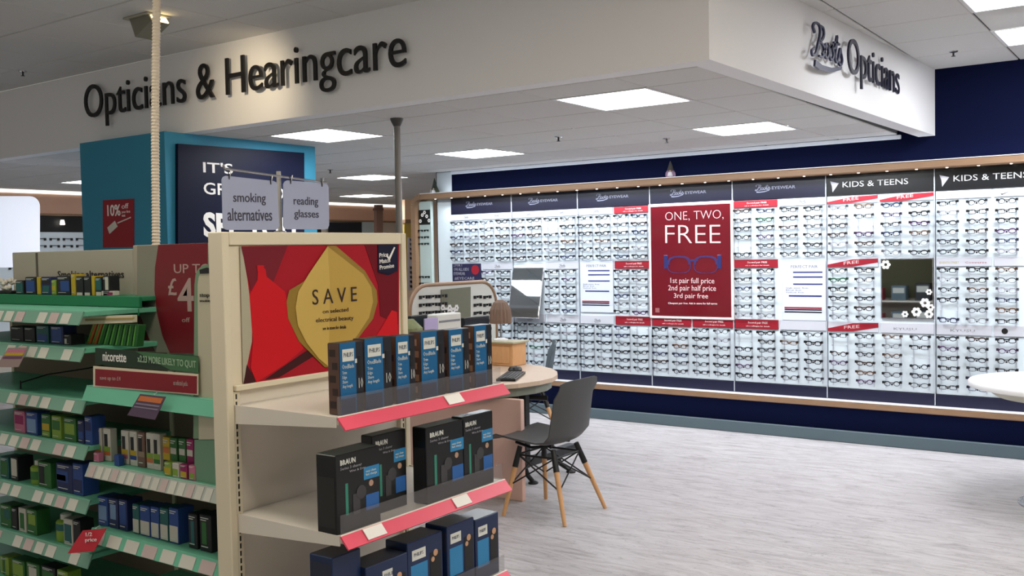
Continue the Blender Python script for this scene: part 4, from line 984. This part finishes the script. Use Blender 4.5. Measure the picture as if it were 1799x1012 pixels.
# rear side of the gondola (seen in the wall mirror)
MB().box((XL, YB+.031, .9), (XR, YB+.036, 1.64), .001).build('rear_header_board', mat('rear_olive', (84, 82, 58), .7), GON)
for z in (.88, .55, .22): MB().box((XL, YB+.037, z-.02), (XR, 2.86, z), .002).build('rear_shelf', M_shelf, GON)
for k in range(12):
    z = .8805 if k < 6 else .5505; x = -4.4+(k % 6)*.29; h_ = .16+.03*(k % 3); c = [(120, 140, 160), (60, 84, 96), (200, 200, 205), (150, 60, 66), (92, 112, 122), (40, 44, 50)][k % 6]
    e = thing('product_box', (x+.09, 2.72, z), '%s carton on the rear of the gondola, %s shelf, %s from left' % (['slate blue', 'dark teal', 'white', 'dull red', 'grey blue', 'charcoal'][k % 6], 'upper' if k < 6 else 'lower', ORD[k % 6]), 'box', 'cartons on the rear of the gondola')
    MB().box((x, 2.65, z), (x+.18, 2.80, z+h_), .003).build('carton', rgb(c), e); MB().box((x+.02, 2.80, z+h_*.5), (x+.16, 2.801, z+h_*.85)).build('printed_panel', M_lbl, e)
# riser with green front on top shelf
MB().box((XL, 2.32, 1.405), (XB, 2.335, 1.449), .002).build('green_riser_front', mat('riser_green', (30, 120, 80), .45), GON)
MB().box((XL, 2.336, 1.43), (XB, YB, 1.448), .002).build('riser_top', mat('riser_green_top', (44, 130, 92), .5), GON)
MB().box((XL, 2.316, 1.372), (XB, 2.32, 1.40), .001).build('riser_lower_front', mat('riser_green', (30, 120, 80), .45), GON)
text_px('Smoking alternatives', 1, YB-.001, (102, 492), (218, 492), 476, M_letter, GON, bold=.005)
poly([(143, 556), (241, 553), (241, 566), (143, 570)], 1, 2.20, .02).build('cream_shelf_edge', M_cream, GON)
poly([(150, 560), (236, 558), (236, 561), (150, 564)], 1, 2.179, .001).build('gold_shelf_band', mat('gold_band', (170, 150, 90), .5), GON)
e = thing('promotion_sign', at(300, 622, 1, 2.42), 'large dark red curved sign reading UP TO and a big price figure', 'sign')
V = 2.40
poly([(243, 432), (365, 427), (365, 623), (243, 617)], 1, V+.006, .006).build('board', mat('sign_stone', (136, 132, 120), .6), e)
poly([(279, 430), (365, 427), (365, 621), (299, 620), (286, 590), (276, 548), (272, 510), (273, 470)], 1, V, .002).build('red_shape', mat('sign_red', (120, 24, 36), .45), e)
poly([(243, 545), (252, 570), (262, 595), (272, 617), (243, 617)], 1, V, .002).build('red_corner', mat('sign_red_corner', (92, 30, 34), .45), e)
M_sg = mat('sign_grey_text', (176, 150, 146), .6)
text_px('UP TO', 1, V-.002, (306, 480), (370, 480), 464, M_sg, e)
text_px('£', 1, V-.002, (296, 519), (311, 519), 489, M_sg, e, bold=.01)
text_px('40', 1, V-.002, (313, 548), (372, 548), 489, M_sg, e, bold=.01)
text_px('off', 1, V-.002, (320, 566), (334, 566), 558, M_sg, e)
# nicorette header, red strip on right bay
e = thing('nicorette_header', at(170, 640, 1, 2.09), 'dark green shelf header reading nicorette above the red strip', 'sign')
poly([(169, 611), (349, 626), (349, 655), (169, 640)], 1, 2.09, .004).build('board', mat('header_green', (28, 52, 36), .45), e)
poly([(238, 617), (349, 627), (349, 655), (300, 650)], 1, 2.086, .0015).build('light_green_end', mat('header_green2', (64, 112, 72), .45), e)
text_px('nicorette', 1, 2.085, (181, 634), (222, 637), 618, M_txtw, e, bold=.01)
text_px('x2.23 MORE LIKELY TO QUIT', 1, 2.084, (242, 638), (345, 649), 624, mat('header_palegreen', (150, 180, 150), .5), e, bold=.02)
e = thing('red_offer_strip', at(168, 680, 1, 2.08), 'long red offer strip with cream edging below the nicorette header', 'sign')
poly([(165, 643), (349, 657), (349, 694), (165, 679)], 1, 2.083, .003).build('edging', M_cream, e)
poly([(168, 648), (346, 661), (346, 692), (168, 677)], 1, 2.080, .002).build('red_print', mat('strip_red', (134, 22, 36), .45), e)
text_px('save up to £4', 1, 2.078, (176, 669), (212, 671), 660, M_sg, e); text_px('on selected packs', 1, 2.078, (305, 679), (330, 681), 668, M_sg, e)
# fin sign
e = thing('fin_sign', at(355, 860, 1, 2.06), 'tall narrow cream fin sign with a rounded top beside the endcap upright', 'sign')
pts = [(345, 500), (347, 482), (352, 472), (360, 466), (372, 464), (384, 466), (386, 480), (386, 770), (343, 770)]
poly(pts, 1, 2.105, .008).build('green_edge', mat('fin_green', (120, 150, 120), .5), e)
poly([(348, 500), (350, 486), (356, 476), (386, 470), (386, 772), (350, 772)], 1, 2.097, .002).build('cream_face', mat('fin_cream', (196, 190, 166), .5), e)
poly([(344, 772), (386, 772), (386, 852), (344, 850)], 1, 2.105, .006).build('green_foot', mat('fin_mint', (110, 150, 124), .5), e)
text_px('stop', 1, 2.094, (351, 524), (368, 524), 516, M_letter, e)
text_px('smoking', 1, 2.094, (351, 532), (372, 532), 526, M_letter, e)
poly([(351, 474), (364, 470), (372, 472), (370, 480), (352, 481)], 1, 2.094, .002).build('dark_slot', M_dark, e)
# products
def pack(name, cat, label, group, px0, px1, pyt, zb, y, dep, body, prints=(), kind='box', top=None):
    pm = (px0+px1)/2; x0 = at(px0, pyt, 1, y).x; x1 = at(px1, pyt, 1, y).x; z1 = max(at(pm, pyt, 1, y).z, zb+.02)
    e = thing(name, ((x0+x1)/2, y+dep/2, zb), label, cat, group); W = x1-x0; H = z1-zb
    if kind == 'box':
        MB().box((x0, y, zb), (x1, y+dep, z1), .002).build('carton', rgb(body), e)
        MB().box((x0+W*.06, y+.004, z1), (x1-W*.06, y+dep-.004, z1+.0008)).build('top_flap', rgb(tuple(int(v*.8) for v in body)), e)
    else:
        r = W/2; c_ = ((x0+x1)/2, y+r, zb)
        MB().lathe([(r*.92, 0), (r, .004), (r, H*.70), (r*.85, H*.76), (r*.5, H*.80)], c_, 14).build('bottle', rgb(body), e, True)
        MB().lathe([(r*.55, H*.79), (r*.55, H*.98), (r*.4, H)], c_, 12).build('cap', rgb(top or (210, 210, 205)), e, True)
    if kind == 'box' and W > .03:
        g = MB()
        for v, q in ((.90, .8), (.84, .6), (.12, .7)): g.box((x0+W*.12, y-.0016, zb+H*v), (x0+W*q, y, zb+H*(v+.025)))
        g.build('printed_lines', M_lbl, e)
    for (u0, v0, u1, v1, c) in prints:
        if kind == 'box': MB().box((x0+u0*W, y-.001, zb+v0*H), (x0+u1*W, y, zb+v1*H)).build('printed_panel', rgb(c), e)
        else: MB().lathe([(W/2+.0006, v0*H*.7), (W/2+.0006, v1*H*.7)], ((x0+x1)/2, y+W/2, zb), 14).build('printed_label', rgb(c), e, True)
    return e
NV, YL, GN, DK, BL, TE, WH, LG, MG, PK, OR = (34, 44, 92), (186, 160, 40), (46, 104, 50), (26, 28, 34), (40, 72, 140), (30, 92, 92), (200, 196, 186), (128, 160, 60), (140, 30, 90), (190, 110, 140), (196, 110, 60)
CN = {NV: 'navy', YL: 'yellow', GN: 'green', DK: 'black', BL: 'blue', TE: 'teal', WH: 'white', LG: 'lime green', MG: 'magenta', PK: 'pink', OR: 'orange'}
def row(spec, zb, y, dep, where, group, pykind='pack', hh=None):
    cnt = {}
    for i, s in enumerate(spec):
        px0, px1, pyt, col, pr = s[:5]; kd = s[5] if len(s) > 5 else 'box'
        nm = {'box': 'product_box', 'bottle': 'product_bottle'}[kd]
        acc = CN.get(pr[0][4], 'pale') if pr else None
        lb = '%s %s%s, %s from left, %s' % (CN[col], 'bottle' if kd == 'bottle' else 'box', ' with %s print' % acc if acc else '', ORD[i], where)
        pack(nm, 'bottle' if kd == 'bottle' else 'box', lb, group, px0, px1, pyt, zb, y, dep, col, pr, kind=kd)
p1 = [(0.1, .2, .9, .75, BL)]
row([(27, 41, 493, (60, 76, 92) if 0 else DK, [(.1, .1, .9, .85, TE)]), (44, 62, 487, DK, [(.1, .15, .9, .8, BL)]), (64, 70, 487, YL, []), (72, 89, 487, NV, [(.15, .1, .8, .5, TE), (.1, .6, .9, .85, DK)]), (90, 97, 492, LG, [(.1, .3, .9, .6, YL)]),
     (99, 122, 485, DK, [(.3, .2, .95, .75, BL)]), (124, 131, 482, YL, []), (133, 145, 486, DK, [(.1, .0, .9, .15, WH)]), (147, 158, 486, DK, [(.1, 0, .9, .15, WH)]), (160, 165, 485, (150, 120, 50) if 0 else YL, []), (167, 178, 487, DK, [(.1, .3, .9, .9, TE), (.1, 0, .9, .2, WH)]), (180, 191, 485, DK, [(.4, .3, .9, .95, WH)])],
    1.4485, 2.35, .05, 'the green riser', 'boxes on the green riser')
# small low pack and white flower bunch on the riser
pack('product_box', 'box', 'low flat red and white pack at the right end of the green riser', None, 178, 199, 513, 1.4485, 2.35, .03, WH, [(.5, .2, .95, .7, MG)])
b0 = at(12, 512, 1, 2.38); b0.z = 1.449
e = thing('white_flower_bunch', b0, 'bunch of small white flowers at the left end of the green riser', 'flowers')
g = MB()
for k in range(26):
    c_ = b0+Vector((random.uniform(-.08, .06), random.uniform(-.02, .03), random.uniform(.015, .065))); r = .012
    g.lathe([(.002, -r), (r, -r*.3), (r*.8, r*.5), (.002, r)], c_, 6)
struct(g.build('petals', mat('flower_white', (206, 200, 192), .8), e), 'stuff')
MB().box(b0+Vector((-.09, -.02, 0)), b0+Vector((.07, .03, .015)), .004).build('tray', M_dark, e)
row([(18, 40, 574, DK, []), (42, 60, 575, DK, []), (63, 84, 572, TE, [(.1, .1, .9, .5, BL)]), (88, 110, 573, NV, [(.15, .15, .9, .9, BL)]), (112, 124, 588, DK, [(.1, .1, .4, .6, WH)])], 1.2625, 2.13, .06, 'second left shelf', 'packs on the second left shelf')
# fanned green packets
for k in range(9):
    px = 152+k*10; a = at(px, 607, 1, 2.2); x = a.x
    e = thing('green_packet', (x, 2.2, 1.2625), 'striped green packet fanned on the second shelf, %s from the left of the fan' % ORD[k], 'packet', 'fanned green packets')
    lean = .055-.004*k
    MB().prism([(x, 2.2, 1.263), (x+.028, 2.2, 1.263), (x+.028+lean, 2.2, 1.263+.085), (x+lean, 2.2, 1.263+.085)], (0, .03, 0)).build('wrapper', rgb(GN if k > 1 else OR), e)
    MB().prism([(x+.003, 2.1985, 1.266), (x+.012, 2.1985, 1.266), (x+.012+lean, 2.1985, 1.345), (x+.003+lean, 2.1985, 1.345)], (0, .0014, 0)).build('stripe', rgb((96, 170, 70)), e)
row([(24, 42, 722, PK, [(.1, .4, .9, .8, MG)]), (45, 64, 724, BL, [(.1, .1, .9, .7, (120, 150, 190))]), (72, 87, 728, GN, [(.1, .3, .9, .6, YL), (.1, .05, .9, .25, LG)]), (90, 106, 731, LG, [(.1, .4, .9, .8, GN)]), (111, 132, 734, GN, [(.1, .3, .9, .75, LG)]), (136, 146, 738, NV, [(.1, .2, .9, .5, BL)]), (148, 160, 732, BL, [(.1, .5, .9, .8, NV)])],
    .8835, 2.10, .06, 'fourth left shelf', 'packs on the fourth left shelf')
row([(0, 14, 803, TE, [(.1, .2, .9, .8, GN)]), (18, 30, 803, DK, [(.1, .2, .9, .9, WH)]), (46, 63, 810, LG, [(0, .3, 1, .8, GN)], 'bottle'), (66, 88, 812, GN, [(.1, .1, .5, .9, DK)]), (98, 126, 815, NV, [(.05, .35, .75, .75, BL), (.05, .4, .6, .6, WH)]), (127, 144, 815, BL, [(.1, .1, .9, .5, NV)])],
    .6735, 2.10, .07, 'fifth left shelf', 'packs on the fifth left shelf')
row([(0, 18, 887, GN, [(.4, .4, .95, .8, TE)]), (20, 29, 892, DK, []), (32, 44, 893, WH, [(.2, .1, .8, .8, GN)]), (46, 63, 895, GN, [(.2, .4, .9, .8, LG)]), (90, 109, 905, LG, [(0, .6, 1, .95, TE)], 'bottle'), (111, 126, 912, WH, [(.1, .1, .9, .8, TE)]), (128, 140, 914, DK, [])],
    .4615, 2.10, .06, 'sixth left shelf', 'packs on the sixth left shelf')
gshelf(XL, XB-.003, .25, YF)
row([(0, 14, 978, LG, [(.3, 0, .6, 1, GN)]), (20, 42, 984, GN, [(.1, .2, .9, .8, LG)]), (46, 68, 990, GN, [(.2, .2, .8, .8, WH)]), (72, 96, 996, DK, [(.1, .2, .9, .8, GN)]), (100, 118, 1003, LG, [(.1, .2, .9, .8, GN)])], .2505, 2.10, .06, 'lowest left shelf', 'packs on the lowest left shelf')
SP = []
for px, c, a1, a2 in ((165, WH, LG, OR), (181, WH, LG, OR), (212, WH, YL, PK), (227, WH, YL, BL), (241, (110, 84, 74), (150, 130, 110), (120, 90, 80)), (256, WH, LG, OR), (268, WH, LG, GN)):
    if c not in CN: CN[c] = 'brown'
    SP.append((px, px+12, 752+(px-165)*.10, c, [(.15, .45, .6, .85, DK), (.05, .30, .95, .45, a1), (.05, .18, .95, .30, a2)]))
for px, c, a1, a2 in ((285, YL, OR, DK), (298, GN, WH, YL), (313, GN, WH, LG), (327, MG, WH, PK)): SP.append((px, px+12, 768+(px-285)*.1, c, [(.1, .55, .9, .72, a1), (.1, .15, .9, .35, a2)]))
for s in SP: CN.setdefault(s[4][0][4], 'pale'); 
row(SP, .8225, 2.13, .03, 'the slim box row beside the endcap', 'slim boxes on the right bay shelf')
row([(164, 172, 796, PK, []), (200, 208, 800, BL, []), (288, 300, 812, LG, [(.1, .1, .9, .6, YL)]), (302, 313, 814, WH, [(.1, .1, .9, .6, LG)]), (316, 328, 816, MG, [(.1, .1, .9, .5, YL)]), (331, 342, 818, PK, [(.1, .1, .9, .5, LG)])],
    .8225, 2.095, .025, 'the small front row beside the endcap', 'small packs in front on the right bay shelf')
row([(171, 188, 873, BL, [(.1, .2, .9, .7, (120, 150, 190))]), (190, 206, 876, NV, [(.2, .3, .8, .8, (120, 150, 190))]), (208, 222, 878, NV, [(.1, .2, .9, .9, BL)]),
     (232, 243, 886, TE, [(.05, .05, .95, .5, WH)]), (245, 262, 889, BL, [(.05, .05, .95, .5, WH)]), (264, 278, 891, BL, [(.05, .05, .95, .5, WH)]), (280, 294, 893, TE, [(.05, .05, .95, .5, WH)]), (296, 312, 893, BL, [(.05, .05, .95, .5, WH)]),
     (330, 345, 903, DK, [(.3, .1, .7, .8, TE)]), (350, 370, 905, DK, [(.2, .2, .6, .8, GN)])],
    .5685, 2.12, .07, 'the shelf below the slim boxes', 'packs on the lower right shelf')
# promo tags
def ptag(q, m1, label, stripes, y=2.035):
    e = thing('promo_tag', at(*q[3], 1, y), label, 'tag')
    a = [at(x, yy, 1, y) for x, yy in q]
    a[2].y -= .02; a[3].y -= .02
    MB().prism(a, (0, -.002, 0)).build('card', m1, e)
    for (v0, v1, c) in stripes:
        L0 = a[0].lerp(a[3], v0); L1 = a[0].lerp(a[3], v1); R0 = a[1].lerp(a[2], v0); R1 = a[1].lerp(a[2], v1)
        d = Vector((0, -.0022, 0)); k = .06
        MB().prism([L0.lerp(R0, k)+d, L0.lerp(R0, 1-k)+d, L1.lerp(R1, 1-k)+d, L1.lerp(R1, k)+d], (0, -.0012, 0)).build('printed_band', rgb(c), e)
    MB().tube([a[0].lerp(a[1], .5)+Vector((0, .02, .01)), a[0].lerp(a[1], .5)], .002, 6).build('clip', M_acry, e)
    return e, a
ptag([(15, 611), (50, 611), (42, 644), (2, 644)], rgb((150, 132, 128)), 'small tag with yellow and purple bands hanging on the second left shelf', [(.1, .25, PK), (.25, .4, YL), (.45, .55, (110, 60, 100))])
ptag([(247, 692), (292, 697), (282, 736), (233, 728)], rgb((84, 66, 88)), 'purple tag with an orange top clipped under the red offer strip', [(.08, .3, OR), (.4, .46, (130, 120, 140)), (.55, .6, (130, 120, 140))])
e, a = ptag([(146, 932), (188, 928), (174, 966), (128, 970)], rgb((196, 36, 56)), 'red price tag with white print hanging from the corner of the sixth left shelf', [])
text_px('1/2\nprice', 1, 2.02, (150, 954), (170, 953), 936, M_txtw, e, bold=.01)
# wire hook on the empty third shelf
e = thing('wire_hook', (-4.0, 2.2, 1.08), 'thin dark wire hook lying on the empty shelf at the left', 'hook')
MB().tube([(-4.05, 2.12, 1.09), (-3.98, 2.2, 1.12), (-3.86, 2.3, 1.14), (-3.84, 2.4, 1.15)], .003, 6).build('wire', M_dark, e)
MB().tube([(-4.05, 2.12, 1.064), (-4.05, 2.12, 1.10)], .004, 6).build('end', M_dark, e)
# merchandise backing panels of the shelves (dark mesh back)
MB().box((XL, YB-.012, .12), (XB-.003, YB-.001, 1.40), .002).build('mesh_back_panel', mat('brown_back', (134, 120, 104), .8), GON)
MB().box((XB+.003, YB-.012, .12), (XR, YB-.001, 1.12), .002).build('mesh_back_panel', mat('brown_back', (134, 120, 104), .8), GON)
